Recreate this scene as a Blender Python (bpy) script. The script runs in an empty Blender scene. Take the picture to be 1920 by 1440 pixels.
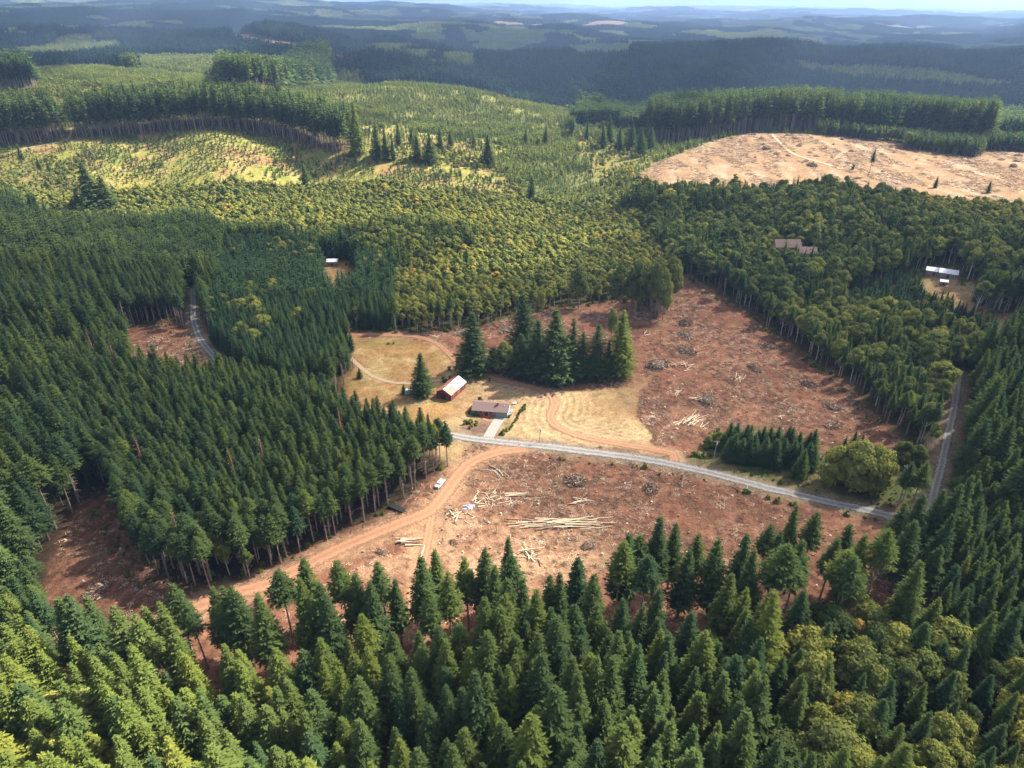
import bpy, math, random
import numpy as np

# ------------------------------------------------------------------ camera, light, exposure
R = math.radians
H = 165.0                      # camera height over the valley floor
PITCH = R(29.0)
FPX = 1280.0                   # focal length in photo pixels (1920 wide)
scene = bpy.context.scene
ROOT = scene.collection

cam_d = bpy.data.cameras.new("camera")
cam_d.lens = 24.0; cam_d.sensor_width = 36.0
cam_d.clip_start = 1.0; cam_d.clip_end = 90000.0
cam = bpy.data.objects.new("camera", cam_d)
cam.location = (0, 0, H); cam.rotation_euler = (R(90) - PITCH, 0, 0)
ROOT.objects.link(cam); scene.camera = cam

SUN_EL = R(47.0); SUN_AZ = R(62.0)           # azimuth clockwise from +Y (view direction) towards +X
SUND = np.array([math.sin(SUN_AZ) * math.cos(SUN_EL), math.cos(SUN_AZ) * math.cos(SUN_EL), math.sin(SUN_EL)])
world = bpy.data.worlds.new("World"); scene.world = world; world.use_nodes = True
nt = world.node_tree
sky = nt.nodes.new("ShaderNodeTexSky"); sky.sky_type = 'NISHITA'; sky.sun_disc = False
sky.sun_elevation = SUN_EL; sky.sun_rotation = SUN_AZ; sky.altitude = 300
sky.air_density = 1.0; sky.dust_density = 4.0; sky.ozone_density = 1.0
nt.links.new(sky.outputs[0], nt.nodes["Background"].inputs[0])
nt.nodes["Background"].inputs[1].default_value = 0.10
sun_d = bpy.data.lights.new("sun", 'SUN'); sun_d.energy = 5.0; sun_d.angle = R(0.6); sun_d.color = (1.0, 0.95, 0.84)
sun = bpy.data.objects.new("sun", sun_d)
sun.rotation_euler = (R(90) - SUN_EL, 0, -SUN_AZ + math.pi)
from mathutils import Vector
sun.rotation_euler = Vector(SUND).to_track_quat('Z', 'Y').to_euler()
ROOT.objects.link(sun)
vs = scene.view_settings
vs.view_transform = 'Standard'; vs.look = 'None'; vs.exposure = 1.85; vs.gamma = 1.0; vs.use_curve_mapping = False
cy = scene.cycles
cy.max_bounces = 5; cy.diffuse_bounces = 3; cy.glossy_bounces = 1; cy.transmission_bounces = 2
cy.volume_bounces = 0; cy.transparent_max_bounces = 8
cy.caustics_reflective = False; cy.caustics_refractive = False
cy.use_denoising = True

rng = np.random.default_rng(7)
random.seed(7)
cp, sp = math.cos(PITCH), math.sin(PITCH)

# ------------------------------------------------------------------ noise
def _hash(ix, iy, seed):
    h = (ix.astype(np.int64) * 374761393 + iy.astype(np.int64) * 668265263 + seed * 1442695041) & 0xFFFFFFFF
    h = ((h ^ (h >> 13)) * 1274126177) & 0xFFFFFFFF
    return ((h ^ (h >> 16)) & 0xFFFF) / 65535.0
def vn(x, y, seed=0):
    x = np.asarray(x, float); y = np.asarray(y, float)
    ix = np.floor(x); iy = np.floor(y); fx = x - ix; fy = y - iy
    fx = fx * fx * fx * (fx * (fx * 6 - 15) + 10); fy = fy * fy * fy * (fy * (fy * 6 - 15) + 10)
    a = _hash(ix, iy, seed); b = _hash(ix + 1, iy, seed); c = _hash(ix, iy + 1, seed); d = _hash(ix + 1, iy + 1, seed)
    return (a + (b - a) * fx + (c - a) * fy + (a - b - c + d) * fx * fy) * 2 - 1
def fbm(x, y, seed=0, o=4):
    s = 0; a = 1.0; t = 0
    for k in range(o):
        s = s + a * vn(x + 17.3 * k, y - 9.1 * k, seed + k); t += a; a *= 0.5; x = x * 2.03; y = y * 2.03
    return s / t
def smooth(e0, e1, x):
    t = np.clip((x - e0) / (e1 - e0), 0, 1); return t * t * (3 - 2 * t)

# ------------------------------------------------------------------ the lie of the land
def slope_of(v):
    dv = (np.asarray(v, float) - 720) / FPX
    return -(sp + cp * dv) / (cp - sp * dv)
def s_of(u, v):
    dv = (np.asarray(v, float) - 720) / FPX
    return (np.asarray(u, float) - 960) / FPX / (cp - sp * dv)
def v_of_slope(t):
    return 720 + FPX * (t * cp + sp) / (t * sp - cp)
def project(x, y, z):
    t = (z - H) / y; v = v_of_slope(t); dv = (v - 720) / FPX
    return 960 + FPX * (x / y) * (cp - sp * dv), v

CT = []
def K(u, Y, z): CT.append((float(s_of(u, v_of_slope((z - H) / Y))), math.log(Y), z))
def V(u, v, Y): CT.append((float(s_of(u, v)), math.log(Y), H + Y * float(slope_of(v))))
for Y in (28, 60, 100, 150, 200, 260, 320, 400):
    for u in (-500, 0, 400, 800, 1200, 1600): K(u, Y, 0)
for Y, z in ((28, 0), (60, 0), (100, 0), (150, 1), (200, 3), (290, 8), (370, 15)): K(1900, Y, z); K(2400, Y, z * 1.3)
for u, z in ((-500, 0), (0, 0), (480, 0), (960, 0), (1200, 2), (1440, 9), (1600, 20)): K(u, 490, z)
for a in [(1300,480,470),(1500,420,500),(1700,400,510),(1900,400,500),(1500,352,620),(1250,365,600),(1190,330,690),(1420,250,830),
          (1300,290,760),(1600,265,800),(1900,290,720),(1900,368,560),(1750,355,600),(600,400,616),(900,450,540),(1100,400,620),
          (300,365,690),(0,370,680),(600,350,720),(960,375,665),(150,270,790),(0,285,780),(0,320,730),(400,248,800),(400,300,740),
          (640,292,760),(800,270,800),(900,320,730),(1000,300,790),(1080,330,740),(1100,250,950),(60,170,1050),(200,135,1300),
          (400,165,1050),(500,175,1000),(540,165,1250),(750,158,1300),(900,175,1250),(1080,215,1150),(650,200,1100),(850,235,1000),
          (1060,245,1000),(500,160,1400),(500,120,1750),(700,115,1900),(850,110,2300),(850,170,1700),(960,155,2000),(1000,190,1800),
          (1100,200,1700),(1200,105,2800),(1500,97,3000),(1660,90,3000),(1900,105,2800),(1200,180,1900),(1500,170,2000),(1800,200,1700),
          (1880,230,1300),(970,68,4500),(1000,110,3300),(1150,75,4500),(480,68,2900),(600,90,2500),(650,108,2300),(430,110,2100),
          (300,110,2000),(100,85,3000),(250,80,3200),(100,125,1900),(250,60,3800),(250,30,5000),(100,12,6500),(400,20,6000),
          (600,14,9000),(620,50,5000),(800,50,6000),(1100,45,7500),(1500,50,7000),(1900,60,6000),(1100,25,13000),(1500,28,13000),
          (1850,30,14000),(900,10,22000),(1300,14,23000),(1700,18,24000),(1900,20,26000),(200,9,18000)]: V(*a)
for a in [(150,870,38),(400,870,48),(640,870,32),(30,900,42),(750,1600,-10),(1000,1500,-30),(1100,1400,-30),(1420,1000,24),(1700,950,20),
          (1400,1300,-25),(1200,3600,-60),(1700,3600,-60),(480,3600,0),(-500,700,15),(-500,1000,50),(-500,2000,30),(-500,5000,90),
          (-500,20000,120),(2400,500,34),(2400,700,36),(2400,1500,-20),(2400,3000,5),(2400,7000,-10),(2400,20000,50),(960,34000,90),
          (0,34000,90),(1900,34000,60)]: K(*a)
CT = np.array(CT); KX, KY = 2.2, 1.6
cpx = CT[:, 0] * KX; cpy = CT[:, 1] * KY
def _tps(r2): return np.where(r2 > 1e-12, r2 * np.log(r2 + 1e-12) * 0.5, 0)
n = len(CT)
A = np.zeros((n + 3, n + 3))
A[:n, :n] = _tps((cpx[:, None] - cpx) ** 2 + (cpy[:, None] - cpy) ** 2) + np.eye(n) * 0.004
A[:n, n] = 1; A[:n, n + 1] = cpx; A[:n, n + 2] = cpy; A[n:, :n] = A[:n, n:].T
W = np.linalg.solve(A, np.concatenate([CT[:, 2], [0, 0, 0]]))
def ground(x, y, fine=True):
    x = np.asarray(x, float); y = np.asarray(y, float); sh = np.broadcast(x, y).shape
    x = np.broadcast_to(x, sh).ravel(); y = np.broadcast_to(y, sh).ravel()
    yy = np.maximum(y, 25.0)
    a = np.clip(x / yy, -1.7, 1.7) * KX; b = np.log(yy) * KY
    z = W[n] + W[n + 1] * a + W[n + 2] * b
    for i in range(0, len(a), 20000):
        q = slice(i, i + 20000)
        z[q] += _tps((a[q, None] - cpx) ** 2 + (b[q, None] - cpy) ** 2) @ W[:n]
    A1 = smooth(1400, 3200, y); A2 = smooth(3000, 8000, y)
    z = z + A1 * 38 * fbm(x / 420, y / 560, 11, 3) + A2 * 74 * fbm(x / 1500 + 3, y / 1900, 21, 4) - A1 * 50 * np.abs(fbm(x / 800, y / 1000, 31, 2)) + A1 * 14
    z = z + smooth(500, 900, y) * 3.0 * fbm(x / 110, y / 110, 41, 3)
    z = z + 0.5 * fbm(x / 28, y / 28, 51, 2)
    if fine: z = z + 0.14 * vn(x / 2.6, y / 2.6, 61) * (y < 900)
    return z.reshape(sh)
def P(u, v, h=0.0):
    """world point seen at photo pixel (u, v), h metres over the ground"""
    s = float(s_of(u, v)); t = float(slope_of(v))
    Y = np.exp(np.linspace(math.log(50), math.log(32000), 900))
    d = (H + Y * t) - (ground(s * Y, Y, False) + h)
    k = np.where((d[:-1] > 0) & (d[1:] <= 0))[0]
    if len(k) == 0: Yh = (H - h) / max(-t, 0.006)
    else:
        k = k[0]; Yh = Y[k] + (Y[k + 1] - Y[k]) * d[k] / (d[k] - d[k + 1])
    return np.array([s * Yh, Yh, float(ground(s * Yh, Yh, False))])
_YS = np.exp(np.linspace(math.log(50), math.log(32000), 600))
def polyW(pts):
    if pts[0] == 'front':
        f = np.array([P(*p)[:2] for p in pts[1]]); return np.concatenate([f, (f * (1 + pts[2] / f[:, 1:2]))[::-1]])
    return np.array([P(*p)[:2] for p in pts])
def inside(poly, x, y):
    r = np.zeros(x.shape, bool)
    m = (x >= poly[:, 0].min()) & (x <= poly[:, 0].max()) & (y >= poly[:, 1].min()) & (y <= poly[:, 1].max())
    if not m.any(): return r
    xs = x[m]; ys = y[m]; c = np.zeros(xs.shape, bool)
    for i in range(len(poly)):
        x1, y1 = poly[i]; x2, y2 = poly[i - 1]
        if y1 == y2: continue
        k = ((y1 > ys) != (y2 > ys)) & (xs < (x2 - x1) * (ys - y1) / (y2 - y1) + x1)
        c ^= k
    r[m] = c
    return r
def seg_dist(line, x, y):
    d = np.full(x.shape, 1e9)
    for i in range(len(line) - 1):
        ax, ay = line[i][:2]; bx, by = line[i + 1][:2]
        L = (bx - ax) ** 2 + (by - ay) ** 2 + 1e-9
        t = np.clip(((x - ax) * (bx - ax) + (y - ay) * (by - ay)) / L, 0, 1)
        d = np.minimum(d, np.hypot(x - ax - t * (bx - ax), y - ay - t * (by - ay)))
    return d

# ------------------------------------------------------------------ land cover (outlines on the ground, traced from the photo)
# classes: name -> (ground colour, spacing, hmin, hmax, broadleaf share, kind)
CL = {
 'fir':    ((.060, .045, .028), 4.5, 19.5, 25, .02, 'fir'),
 'firbig': ((.060, .045, .028), 6.8, 24, 34, .04, 'fir'),
 'fore':   ((.150, .080, .050), 6.0, 20, 34, .07, 'fir'),
 'foreR':  ((.060, .050, .028), 6.6, 15, 27, .42, 'fir'),
 'edge':   ((.290, .135, .085), 13.5, 27, 35, -1, 'fir'),
 'plant':  ((.050, .045, .025), 4.3, 15, 18.5, .01, 'blue'),
 'alder':  ((.090, .085, .030), 5.2, 9, 14, .97, 'fir'),
 'mix':    ((.070, .060, .030), 5.6, 12, 21, .45, 'fir'),
 'mixN':   ((.070, .060, .030), 6.6, 14, 22, .45, 'fir'),
 'young':  ((.310, .275, .070), 4.4, 1.8, 5.6, .12, 'sapy'),
 'young2': ((.240, .230, .085), 4.4, 3.5, 9, .10, 'lite'),
 'tall':   ((.120, .080, .050), 6.6, 37, 47, -1, 'tallk'),
 'scrub':  ((.280, .250, .070), 5.6, 3, 8, .75, 'sap'),
  'firmid': ((.060, .050, .028), 4.6, 13, 18, .0, 'fir'),
 'low':    ((.120, .110, .050), 4.4, 5, 9, .15, 'blue'),
 'soil':   ((.262, .118, .074), 0, 0, 0, 0, ''),
 'tan':    ((.400, .250, .130), 0, 0, 0, 0, ''),
 'dry':    ((.400, .235, .100), 0, 0, 0, 0, ''),
 'bright': ((.560, .380, .220), 0, 0, 0, 0, ''),
 'clear':  ((.320, .200, .110), 0, 0, 0, 0, ''),
 'brush':  ((.150, .135, .060), 0, 0, 0, 0, ''),
 'lawn':   ((.090, .120, .060), 0, 0, 0, 0, ''),
 'mulch':  ((.200, .120, .095), 0, 0, 0, 0, ''),
 'pink':   ((.200, .130, .095), 0, 0, 0, 0, ''),
 'far':    ((.030, .045, .030), 8.0, 20, 36, -1, 'fir'),
 'farlite':((.100, .130, .060), 8.0, 9, 15, .25, 'lite'),
 'fardec': ((.120, .130, .060), 9.0, 12, 17, .80, 'fir'),
}
NAMES = list(CL); IDX = {k: i for i, k in enumerate(NAMES)}
POLY = [
 ('firbig', [(-500,380),(0,395),(110,440),(230,470),(245,600),(235,640),(120,700),(60,850),(-600,1100)]),
 ('firbig', [(-600,700),(0,720),(80,760),(190,900),(205,925),(150,940),(118,1005),(85,1090),(50,1140),(-600,1140)]),
 ('plant', [(400,600),(395,640),(420,690),(480,735),(560,745),(657,697),(648,640),(650,600),(640,500),(620,490),(430,470)]),
 ('plant', [(440,480),(640,470),(745,515),(742,618),(640,622),(560,600)]),
 ('alder', [(-500,355),(0,350),(140,385),(230,370),(480,358),(620,350),(960,378),(1060,395),(1240,420),(1240,470),(1010,490),(900,500),(760,520),(640,480),(600,470),(430,460),(360,430),(120,425),(0,400),(-500,400)]),
 ('alder', [(745,520),(880,500),(1000,490),(1230,470),(1270,500),(1262,560),(1190,560),(1100,572),(985,588),(900,614),(742,622)]),
 ('mixN', [(620,470),(760,440),(900,450),(880,480),(800,500),(760,515),(700,500)]),
 ('mix', [(1240,370),(1500,350),(2400,380),(2600,700),(1900,760),(1800,780),(1700,850),(1600,735),(1500,655),(1400,580),(1300,515),(1268,515),(1220,470),(1220,400)]),
 ('alder', [(1640,360),(1900,395),(2100,430),(2100,480),(1850,450),(1700,400)]),
 ('low', [(1560,560),(1640,520),(1745,515),(1775,560),(1800,585),(1920,615),(2100,640),(2100,700),(1850,660),(1700,620),(1600,610)]),
 ('firbig', [(1800,700),(1920,640),(2600,640),(2600,1200),(1920,1100),(1850,960),(1800,930),(1785,860),(1800,780)]),
 # hillside above the alders
 ('scrub', [(-500,290),(0,300),(200,300),(300,365),(220,372),(140,388),(0,352),(-500,356)]),
 ('young', [(120,272),(300,252),(400,243),(520,258),(640,290),(760,300),(900,318),(975,372),(960,380),(800,368),(620,352),(480,358),(230,365),(140,300)]),
 ('tall', ('front', [(-500,282),(0,275),(60,268),(122,262)], 60)),
 ('tall', ('front', [(140,262),(220,255),(300,250),(400,242),(470,250),(520,258),(580,272),(640,290),(662,290)], 52)),
 ('young', [(660,290),(670,235),(800,232),(930,262),(1000,300),(900,312),(760,298)]),
 ('scrub', [(650,295),(700,280),(930,290),(960,330),(900,318),(760,306)]),
 ('young2', [(920,300),(960,285),(1090,300),(1130,350),(1150,385),(1060,395),(985,380)]),
 ('young2', [(820,215),(1060,245),(1090,300),(1000,305),(900,262),(700,240)]),
 ('scrub', [(1060,240),(1150,235),(1230,300),(1180,335),(1230,370),(1150,390),(1100,310)]),
 ('young2', [(1130,250),(1240,240),(1330,262),(1240,300),(1180,290)]),
 ('young2', [(500,190),(540,165),(750,157),(900,172),(1085,215),(1070,245),(850,238),(650,202)]),
 ('young2', [(-400,180),(20,170),(60,150),(130,124),(300,130),(430,152),(520,172),(560,190),(300,185),(100,180)]),
 ('scrub', [(30,172),(150,150),(200,165),(180,180),(20,180)]),
 ('farlite', [(250,130),(260,108),(420,105),(420,150),(520,170),(430,152)]),
 ('farlite', [(30,95),(120,80),(220,80),(260,100),(160,115),(40,112)]),
 ('pink', [(0,88),(40,92),(30,97),(0,95)]), ('scrub', [(85,106),(130,99),(215,102),(190,108),(120,112)]),
 ('tall', ('front', [(415,158),(470,168),(520,172),(570,166),(625,160)], 420)),
 ('firbig', ('front', [(205,129),(235,131),(264,133)], 70)),
 ('tall', ('front', [(-300,172),(0,170),(72,168)], 70)),
 ('pink', [(415,66),(480,68),(600,90),(665,108),(655,122),(600,112),(520,95),(440,78)]),
 ('pink', [(290,26),(360,28),(360,32),(290,30)]),
 ('pink', [(900,42),(960,41),(1190,44),(1190,46),(920,49)]), ('pink', [(1490,68),(1530,74),(1500,76)]),
 ('pink', [(1720,47),(1790,50),(1800,57),(1760,57),(1640,51)]), ('pink', [(1810,73),(1860,72),(1860,75),(1820,76)]),
 ('farlite', [(1740,98),(1800,90),(1820,97)]), ('farlite', [(900,60),(980,55),(1060,62),(1000,80),(920,75)]),
 ('farlite', [(1060,85),(1190,88),(1180,110),(1080,112)]), ('farlite', [(1340,40),(1500,42),(1480,56),(1350,54)]),
 ('farlite', [(860,95),(900,80),(960,85),(920,100)]), ('farlite',[(1480,115),(1700,130),(1900,160),(1900,180),(1650,165),(1500,140)]),
 # right clearcut and its stands
 ('tall', ('front', [(1215,262),(1260,272),(1330,262),(1420,246),(1500,247),(1560,252),(1640,258),(1700,256),(1780,268),(1850,276)], 130)),
 ('firmid', ('front', [(1530,252),(1620,262),(1705,272)], 24)),
 ('firmid', ('front', [(1688,277),(1760,287),(1838,296)], 42)),
 ('firmid', ('front', [(1846,283),(2000,292),(2200,302)], 50)),
 ('clear', [(1185,334),(1240,300),(1330,266),(1415,249),(1560,255),(1690,268),(1690,277),(1836,297),(1846,283),(2400,305),(2400,385,6),(1900,372,12),(1720,345,14),(1640,345,14),(1520,338,14),(1380,348,12),(1250,366,6)]),
 # small clearings in the woods
 ('tan', [(1770,560),(1775,530),(1830,528),(1828,585),(1790,580)]),
 ('dry', [(1830,590),(2100,600),(2100,640),(1900,620),(1830,600)]),
 ('fir', [(1826,580),(1826,560),(1860,540,10),(2100,545,10),(2100,600),(1900,590)]),
 ('tan', [(1440,498),(1540,502),(1555,488),(1500,478),(1440,478)]),
 ('tan', [(1725,535,8),(1795,545,8),(1795,503),(1735,498)]),
 ('dry', [(603,508,16),(668,508,16),(668,488),(603,488)]),
 ('soil', [(100,400),(150,398),(155,410),(100,412)]),
 ('soil', [(236,614),(300,602),(352,618),(368,570),(385,640),(412,672,15),(330,672,19),(236,660,19)]),
 ('dry', [(380,625),(400,622),(408,645),(398,668)]),
 # lower clearing
 ('soil', [(204,922),(224,962),(240,1020),(300,1085),(370,1112),(440,1098),(540,1050),(650,1000),(745,955),(800,905),(850,868),(868,835),(880,812),(1000,840),(1250,870),(1640,960),(1760,960),(1800,1000),
           (1790,1060),(1740,1000,30),(1660,1000,33),(1560,1030,33),(1480,1010,33),(1340,1035,33),(1230,1010,33),(1180,1050,33),(1100,1090,33),(1000,1070,33),(950,1050,33),(860,1090,33),(760,1085,33),(710,1090,33),
           (640,1115,33),(560,1085,33),(430,1135,33),(320,1120,33),(215,1185,33),(150,1150,33),(60,1130,33),(75,1115),(90,1080),(118,1005),(150,940)]),
#('bright', [(600,1060),(660,1030),(760,985),(830,950),(980,960),(1000,1000),(1100,1010),(1180,1050),(1120,1120),(900,1130),(620,1120)]),
 ('edge', [(215,1185,33),(320,1120,33),(430,1135,33),(560,1085,33),(640,1115,33),(710,1090,33),(760,1085,33),(860,1090,33),(950,1050,33),(1000,1070,33),(1100,1090,33),(1180,1050,33),(1230,1010,33),(1340,1035,33),
           (1480,1010,33),(1560,1030,33),(1660,1000,33),(1740,1000,30),(1780,1100),(1700,1230),(1400,1240),(1200,1250),(900,1290),(600,1320),(400,1330),(250,1340)]),
 ('fore', [(-800,1340),(-100,1160),(60,1130,33),(150,1150,33),(215,1185,33),(250,1340),(400,1325),(600,1310),(900,1285),(1200,1250),(1400,1240),(1700,1230),(1850,1240),(2800,1240),(3200,2600),(-3200,2600)]),
 ('foreR', [(1420,1240),(1700,1215),(1900,1225),(2900,1400),(3200,2600),(1500,2600),(1420,1500)]),
 # verge between the road and the upper clearing
 ('brush', [(960,832),(1100,842),(1250,862),(1400,900),(1520,932),(1650,950),(1740,930),(1760,880),(1700,830),(1640,835),(1560,800),(1440,790),(1320,810),(1310,845),(1250,850),(1000,826)]),
 # upper clearing
 ('soil', [(700,640),(1250,640),(1320,850),(1250,866),(1000,838),(870,825),(860,760),(700,720)]),
 ('soil', [(645,620),(800,624),(900,611),(985,587),(1100,570),(1190,559),(1235,600),(1262,560),(1268,516),(1300,518),(1400,582),(1500,657),(1600,737),(1690,832),(1680,850),(1530,850),(1440,800),(1330,812),(1300,850),(1240,846),(1180,800),(1150,700),(900,700),(860,700),(660,695),(650,640)]),
 ('dry', [(655,634),(780,636),(830,655),(850,690),(905,706),(860,725),(860,765),(820,752,26),(770,736,26),(700,728,26),(640,716,24),(600,712,22),(660,695)]),
 ('tan', [(860,722),(905,712),(960,722),(1100,735),(1180,720),(1230,705),(1200,735),(1190,780),(1230,835),(1180,842),(1100,835),(1000,826),(962,822),(880,812),(868,806,20),(850,772,27),(820,752,27),(800,745,27)]),
 ('dry', [(1050,740),(1100,738),(1130,752),(1110,775),(1075,778),(1050,765)]),
 ('lawn', [(946,795),(962,782),(958,800),(944,810)]),
 ('mulch', [(866,790),(900,785),(940,795),(918,820),(865,815)]),
]
PW = [(c, polyW(p)) for c, p in POLY]

ROAD = [(362,540),(362,575),(364,605),(376,636),(398,664),(452,716),(640,772),(800,806),(880,822),(940,829),(1020,837),(1100,847),(1180,857),(1260,871),(1340,889),(1420,910),(1500,929),(1570,945),(1640,960),(1700,975),(1740,962),(1752,920),(1766,868),(1774,830),(1782,795),(1790,755),(1797,700)]
TRK = {
 'lower': [(985,841),(930,849),(885,866),(858,893),(835,925),(805,958),(740,985),(660,1018),(580,1056),(500,1095),(420,1120),(330,1160),(240,1250)],
 'spur': [(812,952),(806,985),(800,1020),(792,1060),(788,1110),(780,1180)],
 'loop': [(905,702),(950,716),(1000,727),(1030,740),(1040,758),(1032,780),(1045,800),(1090,818),(1160,832),(1225,843),(1262,852),(1262,868)],
 'upper': [(650,626),(720,628),(785,632),(825,648),(850,672),(870,692),(905,702)],
 'drive': [(655,668),(680,692),(705,708),(745,718),(790,717),(840,711),(905,704)],
 'hill': [(1448,252),(1462,268),(1480,284),(1508,296),(1550,308),(1580,318)],
 'ridge': [(-60,298),(0,292),(60,276),(125,262),(133,240)],
}
def smooth_line(px, step=3.0):
    p = np.array([P(*q)[:2] for q in px]); out = []
    for i in range(len(p) - 1):
        p0 = p[max(i - 1, 0)]; p1 = p[i]; p2 = p[i + 1]; p3 = p[min(i + 2, len(p) - 1)]
        m = max(2, int(np.hypot(*(p2 - p1)) / step))
        for k in range(m):
            t = k / m
            out.append(0.5 * ((2 * p1) + (-p0 + p2) * t + (2 * p0 - 5 * p1 + 4 * p2 - p3) * t * t + (-p0 + 3 * p1 - 3 * p2 + p3) * t ** 3))
    out.append(p[-1]); return np.array(out)
ROADL = smooth_line(ROAD)
TRKL = {k: smooth_line(v, 3.0) for k, v in TRK.items()}

def classify(x, y, warp=True):
    sh = x.shape; x = x.ravel().astype(float); y = y.ravel().astype(float)
    if warp:
        w = np.minimum(3.0 + y * 0.004, 12)
        xw = x + w * 0.5 * fbm(x / 9, y / 9, 71, 2); yw = y + w * 0.5 * fbm(x / 9 + 40, y / 9, 72, 2)
    else: xw, yw = x, y
    c = np.full(x.shape, IDX['fir'])
    far = y > 1150; c[far] = IDX['far']
    f = fbm(x / 420 + 5, y / 620 + 3, 81, 3)
    c[far & (f > 0.30)] = IDX['farlite']
    f2 = fbm(x / 500 - 9, y / 700, 91, 3)
    c[far & (f2 > 0.34)] = IDX['fardec']
    c[(y > 585) & (y <= 690)] = IDX['alder']
    lf = x < .03 * y
    c[(y > 690) & (y < 850) & lf] = IDX['young']; c[(y >= 850) & (y < 1650) & lf] = IDX['young2']
    c[(y > 690) & (y < 880) & ~lf] = IDX['young2']
    vf = y > 4500
    f3 = fbm(x / 800 + 31, y / 1300, 95, 3)
    c[vf & (f3 > 0.36)] = IDX['fardec']; c[vf & (f3 < -0.45)] = IDX['farlite']
    dark = (y > 1500) & (y < 3200) & (x > -0.05 * y) & (f < .42)
    c[dark] = IDX['far']
    for nme, pw in PW:
        c[inside(pw, xw, yw)] = IDX[nme]
    return c.reshape(sh)

# ------------------------------------------------------------------ helpers: materials, meshes, things
def new_mat(name):
    m = bpy.data.materials.new(name); m.use_nodes = True
    t = m.node_tree; b = t.nodes["Principled BSDF"]
    return m, t, b
def mat_plain(name, col, rough=0.8, metal=0.0, var=0.12, scale=1.5, spec=0.3):
    m, t, b = new_mat(name)
    nz = t.nodes.new("ShaderNodeTexNoise"); nz.inputs["Scale"].default_value = scale; nz.inputs["Detail"].default_value = 5
    tc = t.nodes.new("ShaderNodeTexCoord"); t.links.new(tc.outputs["Object"], nz.inputs["Vector"])
    mx = t.nodes.new("ShaderNodeMix"); mx.data_type = 'RGBA'
    mx.inputs[6].default_value = (*[c * (1 - var) for c in col], 1); mx.inputs[7].default_value = (*[min(1, c * (1 + var)) for c in col], 1)
    t.links.new(nz.outputs[0], mx.inputs[0]); t.links.new(mx.outputs[2], b.inputs["Base Color"])
    b.inputs["Roughness"].default_value = rough; b.inputs["Metallic"].default_value = metal
    b.inputs["Specular IOR Level"].default_value = spec
    return m
def mat_leaf(name, cols, transl=0.22):
    """foliage: colour runs over cols by a per-tree tint, broken by fine noise"""
    m = bpy.data.materials.new(name); m.use_nodes = True; t = m.node_tree
    t.nodes.remove(t.nodes["Principled BSDF"])
    at = t.nodes.new("ShaderNodeAttribute"); at.attribute_type = 'INSTANCER'; at.attribute_name = "tint"
    nz = t.nodes.new("ShaderNodeTexNoise"); nz.inputs["Scale"].default_value = 0.55; nz.inputs["Detail"].default_value = 4
    tc = t.nodes.new("ShaderNodeTexCoord"); t.links.new(tc.outputs["Object"], nz.inputs["Vector"])
    ad = t.nodes.new("ShaderNodeMath"); ad.operation = 'MULTIPLY_ADD'; ad.inputs[1].default_value = 0.55
    sb = t.nodes.new("ShaderNodeMath"); sb.operation = 'SUBTRACT'; sb.inputs[1].default_value = 0.275
    t.links.new(nz.outputs[0], ad.inputs[0]); t.links.new(at.outputs["Fac"], sb.inputs[0]); t.links.new(sb.outputs[0], ad.inputs[2])
    cr = t.nodes.new("ShaderNodeValToRGB"); e = cr.color_ramp.elements
    while len(e) < len(cols): e.new(0.5)
    for i, (pos, c) in enumerate(cols): e[i].position = pos; e[i].color = (*c, 1)
    t.links.new(ad.outputs[0], cr.inputs[0])
    d = t.nodes.new("ShaderNodeBsdfDiffuse"); tr = t.nodes.new("ShaderNodeBsdfTranslucent"); mx = t.nodes.new("ShaderNodeMixShader")
    mx.inputs[0].default_value = transl
    t.links.new(cr.outputs[0], d.inputs[0]); t.links.new(cr.outputs[0], tr.inputs[0])
    t.links.new(d.outputs[0], mx.inputs[1]); t.links.new(tr.outputs[0], mx.inputs[2])
    t.links.new(mx.outputs[0], t.nodes["Material Output"].inputs[0])
    return m
M = {}
M['fir'] = mat_leaf("fir_foliage", [(0.0, (.044, .080, .038)), (0.35, (.080, .116, .038)), (0.7, (.145, .178, .038)), (1.0, (.270, .260, .050))], .3)
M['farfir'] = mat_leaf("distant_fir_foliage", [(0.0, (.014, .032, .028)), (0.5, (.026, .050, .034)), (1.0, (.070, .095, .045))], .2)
M['blue'] = mat_leaf("plantation_foliage", [(0.0, (.038, .076, .040)), (0.5, (.064, .106, .042)), (1.0, (.110, .150, .046))], .3)
M['lite'] = mat_leaf("young_fir_foliage", [(0.0, (.095, .135, .042)), (0.5, (.175, .205, .052)), (1.0, (.300, .290, .070))], .3)
M['broad'] = mat_leaf("broadleaf_foliage", [(0.0, (.095, .125, .042)), (0.45, (.210, .228, .060)), (0.8, (.330, .315, .070)), (1.0, (.440, .300, .075))], 0.35)
M['dead'] = mat_leaf("dead_foliage", [(0.0, (.20, .06, .04)), (1.0, (.30, .17, .12))])
M['bark'] = mat_plain("bark", (.27, .205, .155), 0.9, var=.3, scale=3)
M['barkd'] = mat_plain("dark_bark", (.14, .10, .075), 0.9, var=.3, scale=3)
M['pale_bark'] = mat_plain("pale_bark", (.42, .38, .32), 0.9, var=.25, scale=3)

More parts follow.
